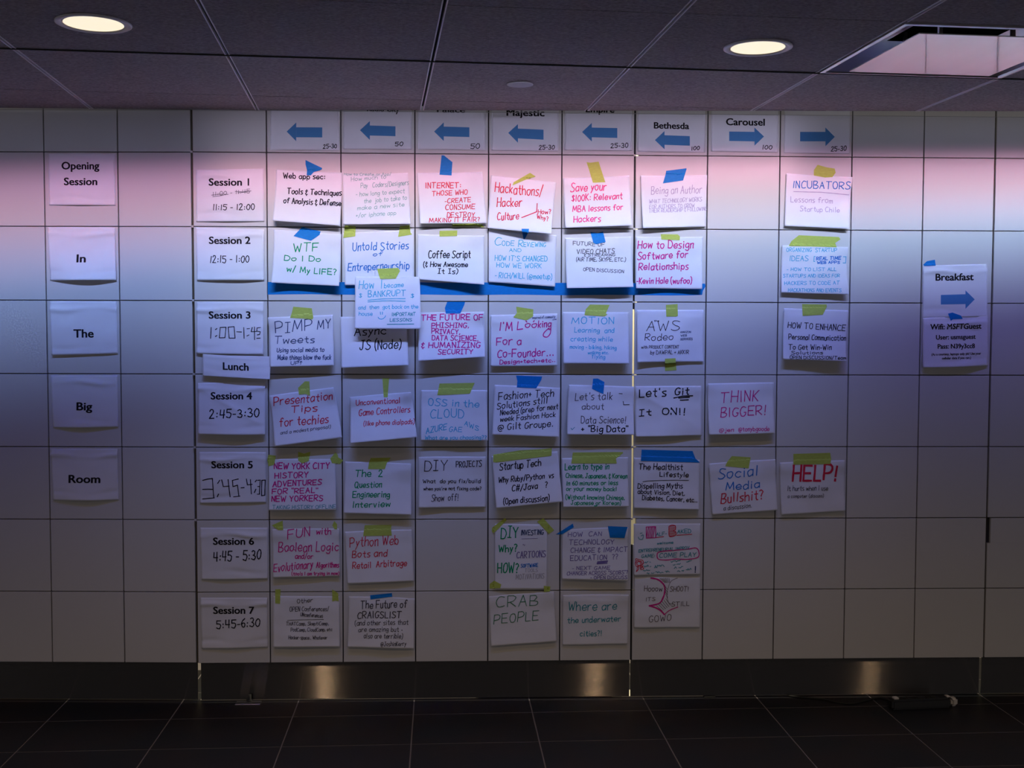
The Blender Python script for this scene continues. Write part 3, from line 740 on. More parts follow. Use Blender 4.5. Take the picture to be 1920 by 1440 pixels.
note([(1474.7, 325), (1598.5, 332), (1591.4, 429), (1471.4, 423.6)], 'note "INCUBATORS" in blue capitals above a line',
     [('blue', 1.7, [('INCUBATORS', 1487, 352, 1594, 354.5, 13)]), ('faintpurple', 1.3, [('Lessons from', 1483, 378.6, 1562, 380.5, 10), ('Startup Chile', 1500.5, 395.8, 1574.7, 397.8, 9)])], 1, 7, extra=[('faintpurple', 1.3, [[(1488.6, 359), (1540, 360), (1592.8, 365)]])], bl=14*mm, br=20*mm)
# long blue tape and session 2
note([(513, 430), (640, 439), (635.6, 536), (508.8, 529.7)], 'note beginning "WTF" in green capitals',
     [('green', 2, [('WTF', 549.6, 471.5, 595.5, 470, 15), ('Do I Do', 532, 488, 600, 490, 9.5), ('w/ My LIFE?', 537, 509, 629, 515.5, 10.5)])], 2, 8, base=1.6*mm, bl=46*mm, br=46*mm, bm=-14*mm)
note([(643.6, 437), (775.6, 430), (775.6, 535), (646.6, 534.5)], 'note "Untold Stories of Entreperneurship" in blue marker',
     [('blue', 1.8, [('Untold Stories', 661, 470.5, 765.4, 466.7, 15), ('of', 699.8, 480.5, 717, 479, 7), ('Entreperneurship', 652, 507.5, 767, 503.9, 14)])], 2, 9, base=1.6*mm, bl=10*mm, br=8*mm, tl=2*mm, tr=2*mm)
note([(783, 439), (907.8, 441.6), (907.8, 533.5), (782, 523.5)], 'note "Coffee Script" in black marker',
     [('black', 2, [('Coffee Script', 803.5, 483.5, 881.6, 483, 14), ('(& How Awesome', 794, 500, 876.5, 500.5, 9.5), ('|t |s)', 821, 513, 858, 513, 9)])], 2, 10, base=1.6*mm, bl=20*mm, br=52*mm, tr=20*mm)
note([(916, 432.4), (1044, 441), (1041, 537.4), (916, 528.6)], 'note "CODE REVIEWING" in sky blue capitals',
     [('sky', 1.6, [('C', 927.5, 460, 939, 460, 15), ('ODE', 941, 460, 964, 460.5, 8.5), ('R', 972, 462, 980, 462, 12), ('EVIEWING', 982, 462, 1023, 463, 8), ('AND', 955, 471.8, 977, 471.8, 6), ('HOW IT\'S CHANGED', 928, 488, 1026, 490, 9.5), ('HOW WE WORK', 931, 501, 1015, 503, 8.5), ('- RICH/WILL (@meetup)', 928, 521, 1034.7, 523.5, 10)])], 2, 11, base=1.6*mm, bl=10*mm, br=16*mm)
note([(1060, 445.8), (1183.4, 443), (1187.7, 538), (1062.7, 540.3)], 'note "FUTURE OF VIDEO CHATS" in thin dark capitals',
     [('thin', 1.5, [('FUTURE OF', 1074.7, 459, 1133.8, 462, 7), ('VIDEO CHATS', 1082, 475.5, 1152.5, 474.5, 8.5), ('& STREAMING', 1096, 480.5, 1154, 480, 4.5), ('(AIR TIME, SKYPE, ETC.)', 1081, 489.5, 1173.6, 490, 7), ('OPEN DISCUSSION', 1094, 507.5, 1169.7, 512, 6)])], 2, 12, base=1.6*mm, bl=42*mm, br=46*mm, tl=12*mm, tr=12*mm)
note([(1192.3, 443.4), (1318, 444), (1316.6, 541.9), (1192.8, 540.3)], 'note "How to Design Software for Relationships" in magenta',
     [('magenta', 2, [('How to Design', 1196, 466, 1300, 464.5, 14), ('Software for', 1196, 486.4, 1290, 483, 13.5), ('Relationships', 1198, 506, 1290.8, 504.5, 12.5), ('-Kevin Hale (wufoo)', 1194, 532, 1297, 531, 11)])], 2, 13, base=1.6*mm, bl=28*mm, br=20*mm, bm=-8*mm)
note([(1466, 459.7), (1590, 463), (1591.4, 552), (1465, 548.6)], 'note "ORGANIZING STARTUP IDEAS" in teal capitals with blue bracketed words',
     [('sky', 1.5, [('ORGANIZING  STARTUP', 1474.7, 471.7, 1569, 472, 7), ('IDEAS  [', 1481, 489, 1529, 489, 9), (']', 1582, 491.7, 1587, 491.7, 11), ('- HOW TO LIST ALL', 1476, 507.8, 1569, 507.5, 6), ('STARTUPS AND IDEAS FOR', 1469, 520, 1575.5, 519.5, 6), ('HACKERS TO CODE AT', 1471, 533.9, 1574.7, 533.5, 6.5), ('HACKATHONS AND EVENTS', 1478, 547, 1577.5, 547, 6)]), ('blue', 2, [('REAL TIME', 1531.7, 487.5, 1577.5, 486.5, 6), ('WEB APPS', 1533, 494.5, 1575.5, 494, 4.5)])], 2, 14, bl=16*mm, br=24*mm)
# session 3
note([(502, 595), (624, 590), (626, 685), (506.6, 688)], 'note "PIMP MY Tweets" in dark pen',
     [('navy', 1.7, [('P|MP', 515, 625, 583, 619, 20), ('MY', 594, 617, 619, 615, 16), ('Tweets', 513.4, 645, 588, 642.4, 13), ('Using social media to', 518, 660.6, 607, 659.5, 8), ('Make things blow the fuck', 519.7, 674.5, 620, 674, 8.5), ('UP^', 545, 684, 565.6, 683, 6)])], 3, 15, base=2*mm, bl=40*mm, br=36*mm, tl=22*mm, tr=14*mm)
note([(637.8, 594), (762, 592), (766, 684.7), (640, 689.5)], 'note "Async JS" in black marker, half covered by another note',
     [('black', 2.1, [('Async', 664, 629, 723, 627, 15), ('JS (Node)', 674, 656.5, 751, 652.6, 17)])], 3, 16, base=2*mm, bl=34*mm, br=46*mm)
note([(666, 518.4), (787, 519), (789.5, 616.7), (665, 616)], 'note "How I became BANKRUPT" in blue ink overlapping two other notes',
     [('sky', 1.6, [('How  I', 672.8, 541.6, 716, 541, 16), ('became', 720, 539.5, 756, 538, 9), ('$', 673, 558, 678, 558, 8), ('BANKRUPT', 690, 557, 760, 555, 11), ('$', 770, 559, 775.6, 559, 8), ('and  then  got back on the', 671.8, 580, 783.6, 578, 7), ('house', 672.8, 592, 698, 591.5, 7)]), ('teal', 1.6, [('IMPORTANT', 734.8, 592.6, 778.5, 592, 6), ('LESSONS', 731, 602.8, 772, 602.5, 5.5)])], 3, 17,
     extra=[('sky', 1.6, [curve((689.6, 563), (720, 560.5), (759.6, 560)), curve((689.6, 566.4), (720, 564), (759.6, 565)), [(713, 585), (713.6, 589.7)], [(717, 585), (717, 589.5)], curve((709, 594.8), (711, 597.5), (716, 598.4), (721, 595.5), (723, 592))]), ('teal', 1.6, [[(726, 608.2), (776, 607.6)]])], base=18*mm, bl=46*mm, br=50*mm, p=1.1)
note([(784.6, 585.5), (907.8, 584.5), (909.7, 669), (783.9, 676.4)], 'note "THE FUTURE OF PHISHING" in magenta capitals',
     [('magenta', 2.1, [('THE FUTURE OF', 790, 600.5, 905, 600, 10.5), ('PH|SH|NG,', 808.6, 614.5, 878.6, 614.5, 9), ('PR|VACY,', 809, 625.6, 862, 626.5, 9), ('DATA SC|ENCE,', 809.7, 638, 896, 639, 9), ('& HUMAN|Z|NG', 790, 652, 900, 652, 10), ('SECUR|TY', 821, 664.5, 886, 663.5, 8.5)])], 3, 18, base=2*mm, bl=60*mm, br=50*mm, tr=16*mm, tl=10*mm)
note([(919.5, 590.6), (1045, 587.7), (1045, 685.7), (920, 686.9)], 'note "I\'M Looking For a Co-Founder" in magenta',
     [('magenta', 2, [('I\'M', 936, 619.8, 960, 619, 16), ('L', 970, 618.5, 980, 617, 14), ('oo', 985, 615, 1006, 613.5, 12), ('king', 1009, 614, 1033, 613, 13), ('For a', 931, 647.5, 977, 645.5, 15), ('Co-Founder...', 932.6, 670.8, 1038, 667, 14.5), ('Design+tech+etc..', 937, 682.5, 1041, 678.5, 7.5)]), ('navy', 1, [('inspired of community', 998, 598, 1041, 595.7, 4.5), ('.com', 1035, 600.5, 1043, 600, 3)])], 3, 19,
     extra=[('magenta', 2, [[(988, 604), (986, 601.5)], [(1000, 603.5), (1002, 601)], curve((1033, 613), (1032, 625), (1026, 632), (1019, 630), (1021, 623), (1030, 615))])], bl=18*mm, br=22*mm)
note([(1055.6, 585), (1180, 585), (1180, 681.6), (1056.4, 681)], 'note "MOTION learning and creating" in sky blue',
     [('sky', 1.7, [('MOTION', 1072, 607, 1151, 607, 12), ('Learning  and', 1077.5, 623, 1151.7, 624, 9), ('creating while', 1070.5, 639.5, 1149, 640, 8.5), ('moving - biking, hiking', 1069, 653.7, 1156, 655.5, 7), ('walking etc.', 1102.5, 664, 1141.6, 664, 5.5), ('flying', 1109.5, 671.7, 1134.5, 673, 7.5)])], 3, 20, base=2*mm, bl=34*mm, br=34*mm, tr=12*mm)
note([(1194, 581), (1319, 581), (1319, 678.4), (1195.5, 679.5)], 'note with thin dark initials over the word "Rodeo"',
     [('thin', 1.4, [('AWS', 1213, 620.5, 1274, 620, 18), ('the', 1227, 603, 1236, 603, 3), ('Rodeo', 1209.5, 638.5, 1262, 637.5, 13), ('with PRODUCT CONTENT', 1203, 653.7, 1273, 653, 5.5), ('by DAWPAL + AKKIR', 1219.7, 664.4, 1291.6, 663.5, 7)]), ('navy', 1.2, [('AMAZON', 1276, 624.5, 1295.5, 624, 3.5), ('WEB', 1276.7, 631, 1288, 630.5, 3.5), ('SERVICES', 1276, 637.8, 1298.6, 637.3, 3.8)])], 3, 21, bl=22*mm, br=5*mm, bm=-4*mm)
note([(1470, 577.8), (1591.4, 582), (1587, 677), (1468.6, 673.6)], 'note "HOW TO ENHANCE Personal Communication" in black',
     [('black', 1.6, [('HOW TO ENHANCE', 1478, 614.5, 1586, 620.5, 10.5), ('Personal Communication', 1480, 636.5, 1587, 639, 10), ('To Get Win-Win', 1479.7, 655.6, 1559.4, 656, 9.5), ('Solutions', 1484, 664.4, 1542.8, 664.4, 6), ('OPEN DISCUSSION/Team', 1481, 673, 1586, 674, 6)])], 3, 22, base=2*mm, bl=26*mm, br=40*mm)
# session 4
note([(505, 741.6), (625.4, 726), (641.5, 820.3), (515, 836.8)], 'tilted note "Presentation Tips for techies" in red',
     [('red', 1.9, [('Presentation', 513, 760.5, 621.8, 749.6, 15), ('Tips', 544.5, 774.5, 593, 771, 13), ('for techies', 523, 800.6, 614.5, 793, 15.5)]), ('thin', 1.3, [('and a modest proposal)', 525, 815, 619, 803, 6)])], 4, 23, base=2*mm, bl=36*mm, br=40*mm, tl=18*mm, tr=22*mm)
note([(655, 744.5), (770.5, 735), (781.7, 819.6), (656.8, 831)], 'curling note "Unconventional Game Controllers" in red',
     [('red', 1.6, [('Unconventional', 667, 760.5, 749, 756, 10), ('Game Controllers', 672, 781, 768, 773, 12), ('(like phone dialpads)', 681, 799, 776, 795, 8.5)])], 4, 24, base=2*mm, bl=56*mm, br=58*mm, tl=24*mm, tr=26*mm, p=1.8)
note([(789, 731.4), (913.6, 731.4), (914.8, 825.7), (789, 826)], 'note "OSS in the CLOUD" in sky blue',
     [('sky', 1.7, [('OSS in the', 803, 759.8, 897.6, 764, 13), ('CLOUD', 807, 783.9, 869, 783.5, 16), ('AZURE', 799, 813.8, 837, 805, 11), ('GAE', 842, 810, 865.5, 809.5, 9), ('AWS', 870.6, 797.7, 897, 808.6, 9), ('What are you choosing??', 797, 824, 911.5, 823.5, 7)])], 4, 25, base=2*mm, bl=26*mm, br=28*mm)
note([(927.5, 721.6), (1050, 727), (1048, 819.5), (923, 815)], 'note "Fashion+Tech Solutions still Needed" in black',
     [('black', 1.7, [('Fashion+ Tech', 935, 750.5, 1038, 743, 14), ('Solutions still', 932, 767.8, 1026, 756, 11.5), ('Needed (prep for next', 938, 778.7, 1046, 767, 10), ('week Fashion Hack', 938, 791, 1041, 781.7, 9.5), ('@ Gilt Groupe.', 934, 807, 1037, 800, 12)])], 4, 26, bl=26*mm, br=28*mm)
note([(1065.8, 721), (1189, 724.7), (1189, 815.6), (1063.4, 814.8)], 'note "Let\'s talk about Data Science" in thin dark pen',
     [('thin', 1.4, [('Let\'s talk', 1078.7, 751, 1147.8, 749.5, 13.5), ('about', 1091.6, 768.5, 1132, 768, 11), ('Data Science!', 1090, 793.7, 1173.6, 794, 13)]), ('black', 2.2, [('+ "Big Data"', 1090, 809.4, 1176.7, 809.4, 11)])], 4, 27,
     extra=[('teal', 1.2, [[(1071, 803), (1073, 806), (1077.5, 801.5)]]), ('thin', 1.4, [[(1169, 753), (1170, 759.4), (1180.6, 759)], [(1161, 738), (1167, 738.5)]])], base=2*mm, bl=36*mm, br=34*mm, tl=10*mm, tr=8*mm)
note([(1191.6, 724), (1315, 723.4), (1315.8, 816.9), (1191.6, 819.5)], 'note "Let\'s Git It ON!!" in bold black',
     [('black', 2.3, [('Let\'s', 1199, 745, 1249, 743, 15), ('Git', 1266, 741.5, 1291.6, 739, 13), ('|t', 1199, 780.5, 1221, 778, 12), ('ON!!', 1242, 777, 1284.5, 778, 12.5)])], 4, 28,
     extra=[('black', 2.3, [[(1264, 746.5), (1280, 743), (1299, 742)], [(1273, 746.5), (1293, 744.8)], [(1276, 750.5), (1291, 749.7)]])], bl=16*mm, br=8*mm, bm=4*mm, wr=3*mm, diag=3*mm)
note([(1327, 719), (1451, 716.8), (1452.5, 813), (1329.7, 815.8)], 'note "THINK BIGGER!" in pink capitals',
     [('magenta', 1.8, [('THINK', 1352, 755.4, 1421.7, 752.4, 20), ('BIGGER!', 1352, 782.6, 1436, 777.6, 17)]), ('magenta', 1.5, [('@jen', 1348.7, 810, 1375.4, 809.5, 7), ('@tonybgoode', 1385, 808.8, 1442, 807.5, 8)])], 4, 29, bl=26*mm, br=24*mm)
# session 5
note([(503.6, 860.4), (629, 860.4), (630, 956), (504, 957)], 'note "NEW YORK CITY HISTORY ADVENTURES" in magenta capitals',
     [('magenta', 2.2, [('NEW YORK CITY', 514, 879, 617.4, 879, 11), ('HISTORY', 515, 896.8, 577, 895.5, 10), ('ADVENTURES', 511.4, 913, 602, 909, 10), ('FOR "REAL"', 510, 926.5, 594.8, 924, 9.5), ('NEW YORKERS', 509, 940.6, 604.7, 939, 10)]), ('teal', 1.3, [('TAKING HISTORY OFFLINE', 511, 954.5, 629, 953, 6.5)])], 5, 30, bl=20*mm, br=22*mm, tl=0, tr=0)
note([(647.3, 865.5), (771, 869), (771, 965.7), (644.4, 962.5)], 'note "The 2 Question Engineering Interview" in green',
     [('green', 1.9, [('The  2', 666, 894, 716, 894, 13), ('Question', 664.5, 915, 715, 914.5, 11), ('Engineering', 661, 933, 730, 932.5, 11), ('Interview', 661, 951.6, 731, 950.5, 11)])], 5, 31, bl=22*mm, br=24*mm)
note([(785, 856.8), (910.7, 856), (910.7, 951.6), (785, 952.7)], 'note "DIY PROJECTS" in black pen',
     [('black', 1.6, [('D|Y', 795.5, 884, 838, 883, 20), ('PROJECTS', 855, 876.5, 902.7, 874.5, 11), ('What  do you fix/build', 793, 906, 900.5, 905.5, 7), ('when you\'re not fixing code?', 794, 919.5, 902, 919, 6)]), ('thin', 1.4, [('Show  off!', 809, 940.6, 859, 938.5, 12)])], 5, 32, bl=14*mm, br=8*mm, wr=2*mm)
note([(922.4, 855.3), (1045.6, 846), (1054.8, 941), (930.4, 953)], 'tilted note "Startup Tech Why Ruby" in black',
     [('black', 1.9, [('Startup Tech', 937, 882, 1014, 874, 13.5), ('Why Ruby/Python  vs', 934.8, 906, 1038, 896, 10), ('C#/Java   ?', 960, 921.7, 1026, 914, 11), ('(Open discussion)', 944, 945, 1029.6, 939, 11)])], 5, 33, base=2*mm, bl=30*mm, br=36*mm, tl=2*mm, tr=2*mm)
note([(1053, 859), (1177.5, 857), (1179.4, 950), (1056, 951)], 'note "Learn to type in Chinese, Japanese" in green',
     [('green', 1.9, [('Learn to type in', 1059.5, 881, 1141.6, 880, 11.5), ('Chinese, Japanese, & Korean', 1061, 896, 1176, 897.5, 8.5), ('In 60 minutes or less', 1062, 910.5, 1158.7, 909.5, 8), ('or your money back!', 1062, 920.6, 1156, 921, 7.5), ('(Without knowing Chinese,', 1061, 936, 1171, 937.5, 8), ('Japanese or Korean)', 1070.5, 946, 1164, 946.5, 7)])], 5, 34, extra=[('green', 1.9, [[(1114, 948.5), (1119, 948.3)]])], bl=30*mm, br=26*mm, tl=2*mm)
note([(1188.4, 858), (1312, 862), (1311, 956), (1188.4, 953.4)], 'note "The Healthist Lifestyle" in black',
     [('black', 1.8, [('The Healthist', 1198, 880.5, 1280, 881, 10.5), ('Lifestyle', 1237.7, 894, 1290.8, 895, 9), ('Dispelling Myths', 1196, 916, 1280, 916, 9.5), ('about Vision, Diet,', 1196, 925.8, 1283.7, 929, 8), ('Diabetes, Cancer, etc..', 1204, 937, 1307, 941.7, 8.5)])], 5, 35, extra=[('black', 1.2, [curve((1205.6, 903.4), (1220, 901.8), (1260, 900.8), (1291.6, 901))])], bl=14*mm, br=16*mm)
note([(1329, 869), (1454, 861), (1458, 956.8), (1335.8, 965.8)], 'tilted note beginning "Social Media" in blue above a red word',
     [('blue', 2, [('Social', 1347, 898.4, 1420.7, 891, 19), ('Media', 1361, 919.5, 1424.8, 914.5, 15)]), ('red', 2.1, [('Bullshit?', 1352, 943.7, 1430.8, 936, 17)]), ('thin', 1.3, [('a discussion.', 1356.7, 956.8, 1409.7, 951.7, 8)])], 5, 36, bl=8*mm, br=12*mm)
note([(1462, 867), (1584, 862.7), (1584.8, 958.8), (1465.4, 965.8)], 'note "HELP!" in thick red capitals',
     [('red', 4.4, [('HELP!', 1487, 901.5, 1568.7, 900.5, 28)]), ('thin', 1.2, [('It hurts when I use', 1477, 920.5, 1552.6, 919.5, 9), ('a computer (discuss)', 1477.5, 933.6, 1544.5, 932.5, 6)])], 5, 37, bl=8*mm, br=6*mm)
# session 6
note([(510, 992), (636, 991), (637, 1080.8), (511.7, 1083.5)], 'note "FUN with Boolean Logic" in magenta',
     [('magenta', 1.9, [('FUN', 539, 1010.5, 579.5, 1005.7, 17), ('with', 592.6, 1003, 620, 1002, 12), ('Boolean Logic', 522, 1035, 634, 1033.5, 17), ('and/or', 553, 1047.5, 586, 1048, 9.5), ('Evolutionary', 513, 1072.8, 586, 1064.5, 14.5), ('Algorithms', 593, 1064.5, 635, 1063.5, 9.5), ('(tools I am trying in now)', 547, 1078.6, 635.6, 1077.8, 6)])], 6, 38,
     extra=[('magenta', 1.2, [curve((539, 1030), (541, 1032.5), (544, 1031)), curve((550, 1030), (552.5, 1032), (555, 1030.5)), [(540, 1026), (540, 1027.5)], [(544, 1026), (544, 1027.5)], [(551, 1026), (551, 1027.5)], [(555, 1026), (555, 1027.5)]])], bl=12*mm, br=10*mm)
note([(646, 997), (772, 992.6), (776.4, 1090), (651.7, 1094.7)], 'note "Web Bots and Retail Arbitrage" in red',
     [('red', 1.7, [('Python Web', 656, 1026, 746.5, 1021, 18), ('Bots and', 660, 1046.6, 725, 1043, 13), ('Retail  Arbitrage', 661, 1066, 762, 1061, 11.5)])], 6, 39, bl=12*mm, br=10*mm)
note([(928, 982), (1026, 983), (1025, 1105), (928, 1105)], 'upright note "DIY INVESTING Why? How?" in green and blue',
     [('green', 2.2, [('D|Y', 939, 1008.5, 971, 1008, 20), ('Why?', 935, 1034.8, 968.7, 1034, 13), ('HOW?', 932.8, 1073, 971, 1072.5, 18)]), ('navy', 1.8, [('INVESTING', 976.6, 1003, 1018.7, 1002, 9)]), ('purple', 1.5, [('CARTOONS', 968.7, 1046, 1022.6, 1044.5, 12)]), ('blue', 1.8, [('SOFTWARE', 976.6, 1064, 1008.6, 1062.5, 6)]), ('faintgrey', 1.1, [('TOOLS', 984, 1072, 1008, 1071.5, 6), ('MOTIVATIONS', 967, 1086, 1020, 1084.5, 9)])], 6, 40,
     extra=[('purple', .8, [[(978, 1010), (1008, 1009)], scrib(980, 1023, 1017, 1022, 3, 5)[0]])], bl=3*mm, br=3*mm, tl=0, tr=0, bm=3*mm)
note([(1054, 993), (1178, 988), (1177.3, 1089.5), (1054, 1086.4)], 'note "HOW CAN TECHNOLOGY" in purple',
     [('purple', 1.5, [('HOW  CAN', 1065, 1006.7, 1128, 1005, 8), ('TECHNOLOGY', 1067, 1021.6, 1151.6, 1020.5, 9), ('CHANGE & IMPACT', 1070, 1037, 1177, 1035, 9), ('EDUCATION  ??', 1069.5, 1052, 1158.6, 1049, 9), ('- NEXT GAME', 1073, 1069, 1143.7, 1068, 6), ('CHANGER ACROSS "SCOBS"?', 1063, 1079, 1177, 1076.5, 6.5), ('- OPEN DISCUSS', 1107, 1086, 1175.8, 1085.5, 6)])], 6, 41,
     extra=[('purple', 3.2, [[(1121, 1054.5), (1139, 1052.8)], [(1120, 1057), (1138, 1056)]])], bl=16*mm, br=18*mm)
# "half-baked" drawing and the tree-like drawing beneath it
hat = [[(1212+i*2.9, 1008.5), (1216+i*2.9, 988.5)] for i in range(5)] + [[(1211.5, 988), (1229, 987.3), (1229.5, 1008), (1212, 1009), (1211.5, 988)]]
hatb = [[(1254.5, 987+i*2.6), (1266.5, 985.5+i*2.6)] for i in range(8)] + [curve((1254, 987), (1260, 984.5), (1266, 986), (1266.5, 992), (1263, 995), (1267.5, 998), (1267, 1003), (1260, 1006), (1254.5, 1004), (1254, 987))]
loop = curve(*[(1170+x/6.545, 970+y/6.545) for x, y in ((405, 475), (430, 425), (600, 405), (780, 390), (880, 375), (918, 420), (905, 490), (780, 515), (640, 512), (520, 525), (425, 515), (405, 475))])
blob = curve(*[(1170+x/6.545, 970+y/6.545) for x, y in ((150, 560), (145, 510), (190, 520), (230, 530), (235, 570), (190, 590), (160, 580), (170, 545), (215, 545), (225, 600), (240, 630), (205, 640), (215, 600), (170, 600), (160, 640), (150, 665), (175, 640), (180, 610), (150, 600), (140, 560), (165, 530), (205, 560), (200, 625), (235, 600))])
note([(1188, 982), (1313, 981.5), (1313, 1077.7), (1189, 1079.7)], 'busy note "HALF-BAKED" with hatched initials and a pink ring',
     [('teal', 1.5, [('ALF-', 1230, 1005, 1249.5, 1003, 6), ('AKED', 1270, 1000, 1295, 999, 7), ('welcome', 1232, 1020.5, 1261.7, 1019, 4.5), ('ENTREPRENEURIAL IMPROV', 1197.5, 1035.7, 1292, 1029.6, 5.5), ('GAME:', 1203, 1045.6, 1228, 1045, 6), ('COME PLAY', 1236.5, 1045.6, 1304.5, 1043.5, 8)]), ('navy', 2.4, [('!', 1303, 1073, 1304, 1073, 11)])], 6, 42,
     extra=[('magenta', 1.8, hat), ('red', 1.5, hatb), ('magenta', 2, [loop]), ('red', 1.5, [blob, [(1269, 1003.5), (1297, 1001.5)], [(1231, 1007.5), (1244, 1006)]]),
            ('teal', 1.2, [curve((1197, 1007), (1199, 1011), (1205, 1010.5), (1206, 1003), (1202, 1005)), [(1200, 1000), (1204, 999)]] + scrib(1207, 1056, 1221, 1055, 3, 1) + scrib(1207, 1064, 1222, 1063, 4, 2) + scrib(1206, 1071, 1219, 1070, 3, 3) + scrib(1227, 1066, 1250, 1064, 6, 4) + scrib(1213, 1077, 1256, 1073, 3, 5) + scrib(1258, 1056, 1278, 1052, 4, 6) + scrib(1262, 1060, 1276, 1058, 3, 7) + scrib(1264, 1067, 1282, 1064, 4, 8) + scrib(1270, 1073, 1283, 1071, 3, 9) + scrib(1287, 1055, 1298, 1053, 3, 10) + scrib(1286, 1070, 1299, 1067, 4, 11))],
     bl=4*mm, br=4*mm, tl=1*mm, tr=1*mm)
D = lambda *pts: curve(*[(1170+x/6.545, 970+y/6.545) for x, y in pts])
note([(1189.6, 1082.3), (1313, 1082.3), (1312, 1177), (1189, 1177.5)], 'note with a magenta and hatched trunk shape between thin words',
     [('brown', 1.2, [('Hooow', 1208, 1108.7, 1241, 1108.5, 10), ('SHOOT!', 1256, 1108.7, 1290.7, 1108.5, 9), ('ITS', 1211, 1127, 1228, 1126, 6.5), ('STILL', 1259, 1136.5, 1292, 1135.5, 8), ('GOWO', 1216.6, 1166, 1258, 1163.5, 11)])], 7, 43,
     extra=[('magenta', 3, [D((330, 745), (420, 765), (490, 830), (500, 900), (480, 980), (430, 1055), (310, 1085)), D((310, 1085), (390, 1110), (450, 1145), (495, 1193))]), ('magenta', 1.8, [D((495, 1193), (560, 1140), (660, 1100))]),
            ('brown', .8, [D((655, 745), (580, 780), (545, 850), (530, 940), (540, 1030), (570, 1060), (600, 1062))] + [D((440+i*22, 745), (500+i*12, 800)) for i in range(6)] + [D((490+i*7, 830+i*36), (530, 880+i*36)) for i in range(4)] + [D((400+i*22, 1085-i*18), (470+i*20, 1150-i*14)) for i in range(6)])],
     bl=4*mm, br=4*mm, tl=1*mm, tr=1*mm)
# session 7
note([(512.4, 1117.5), (636, 1118), (637, 1213), (512.4, 1214)], 'note "Other Open Conferences" in thin dark pen',
     [('thin', 1.3, [('Other', 557, 1130.6, 586, 1129, 8), ('OPEN Conferences/', 543, 1146.7, 616.7, 1145, 8.5), ('UNconferences', 563.4, 1155.5, 605, 1158, 7), ('THATCamp, SkeptiCamp,', 536.5, 1173, 616, 1172, 6.5), ('PodCamp, CloudCamp, etc', 545, 1184, 622.5, 1183.5, 6.5), ('Hacker-space.. Whatever', 541, 1198, 613, 1199, 6.5)])], 7, 44, extra=[('thin', 1, [[(538.6, 1163.4), (570, 1162.2), (606.5, 1161.5)]])], bl=14*mm, br=12*mm, tl=0, tr=0)
note([(654.6, 1118), (777, 1122), (776, 1216.7), (651.7, 1213.5)], 'note "The Future of" a listings site in dark pen',
     [('thin', 1.7, [('The Future of', 676.5, 1141.5, 762.5, 1139.5, 14), ('CRAIGSLIST', 670, 1160, 751.6, 1159.5, 12)]), ('thin', 1.3, [('(and other sites that', 665.5, 1173, 764.7, 1171.5, 9), ('are amazing but *', 672, 1185, 753.8, 1184, 8.5), ('also are terrible)', 682, 1197, 754.5, 1197, 9), ('@JoshinKerry', 714, 1210.8, 761, 1211, 8)])], 7, 45, bl=12*mm, br=12*mm)
note([(916.4, 1118), (1038.3, 1109.4), (1043.8, 1203), (921, 1212)], 'tilted note "CRAB PEOPLE" in thin green capitals',
     [('dkgreen', 1.5, [('CRAB', 930.5, 1139.5, 1008.6, 1134.5, 19), ('PEOPLE', 925.8, 1170.5, 1009, 1163, 17)])], 7, 46, bl=10*mm, br=8*mm, wr=2.2*mm)
note([(1055.5, 1115.6), (1179, 1114.8), (1176.6, 1207.8), (1054.7, 1210)], 'note "Where are the underwater cities?!" in teal',
     [('teal', 1.6, [('Where are', 1065.6, 1145.5, 1156, 1143, 16), ('the underwater', 1064, 1168.7, 1164, 1165, 10.5), ('cities?!', 1087.5, 1193.7, 1128, 1192, 10)])], 7, 47, bl=4*mm, br=5*mm, wr=2*mm, fold=1.5*mm)

# ------------------------------------------------------------------ tape
def height_at(px, py, plane, skip=()):
    h = 0
    for pp in PAPERS:
        if pp.plane is not plane: continue
        u, v = pp.uv(px, py)
        if -.004 <= u <= 1.004 and -.004 <= v <= 1.004: h = max(h, pp.lift(u, v))
    return h
def tape(poly, color, label, under=False, z=1.3*mm, cuts=4, group=None):
    bm = bmesh.new()
    f = bm.faces.new([bm.verts.new((x, -y, 0)) for x, y in poly])
    bmesh.ops.triangulate(bm, faces=[f])
    for _ in range(cuts):
        long = [e for e in bm.edges if e.calc_length() > 3.5]
        if long: bmesh.ops.subdivide_edges(bm, edges=long, cuts=1)
        bmesh.ops.triangulate(bm, faces=bm.faces[:])
    pts = []
    for v in bm.verts:
        px, py = v.co.x, -v.co.y
        L = z if under else max(height_at(px+a, py+b, WALL) for a, b in ((0, 0), (2.2, 0), (-2.2, 0), (0, 2.2), (0, -2.2))) + z
        pts.append(WALL.at(px, py, L))
    cen = sum(pts, Vector())/len(pts)
    for v, p in zip(bm.verts, pts): v.co = p - cen
    bmesh.ops.recalc_face_normals(bm, faces=bm.faces[:])
    if sum(f.normal.y*f.calc_area() for f in bm.faces) > 0: bmesh.ops.reverse_faces(bm, faces=bm.faces[:])
    o = bm_obj('tape_strip', bm, M_TAPEB if color == 'b' else M_TAPEG); o.location = cen
    md = o.modifiers.new('thickness', 'SOLIDIFY'); md.thickness = .00015; md.offset = -1
    return tag(o, label, 'tape', group or ('blue tape strips' if color == 'b' else 'green tape strips'))
N_ = 20
tp = [(502 + (1322-502)*i/N_, 528.6 + 2.9*i/N_ + .5*math.sin(i*1.7)) for i in range(N_+1)] + [(1323, 537), (1318, 545), (1316.6, 552.8)] + [(1300 - (1300-502)*i/N_, 553.6 - 1.6*i/N_ + .5*math.sin(i*1.3)) for i in range(N_+1)]
tape(tp, 'b', 'long blue tape strip running level behind the session 2 notes', under=True, z=.5*mm, cuts=1)
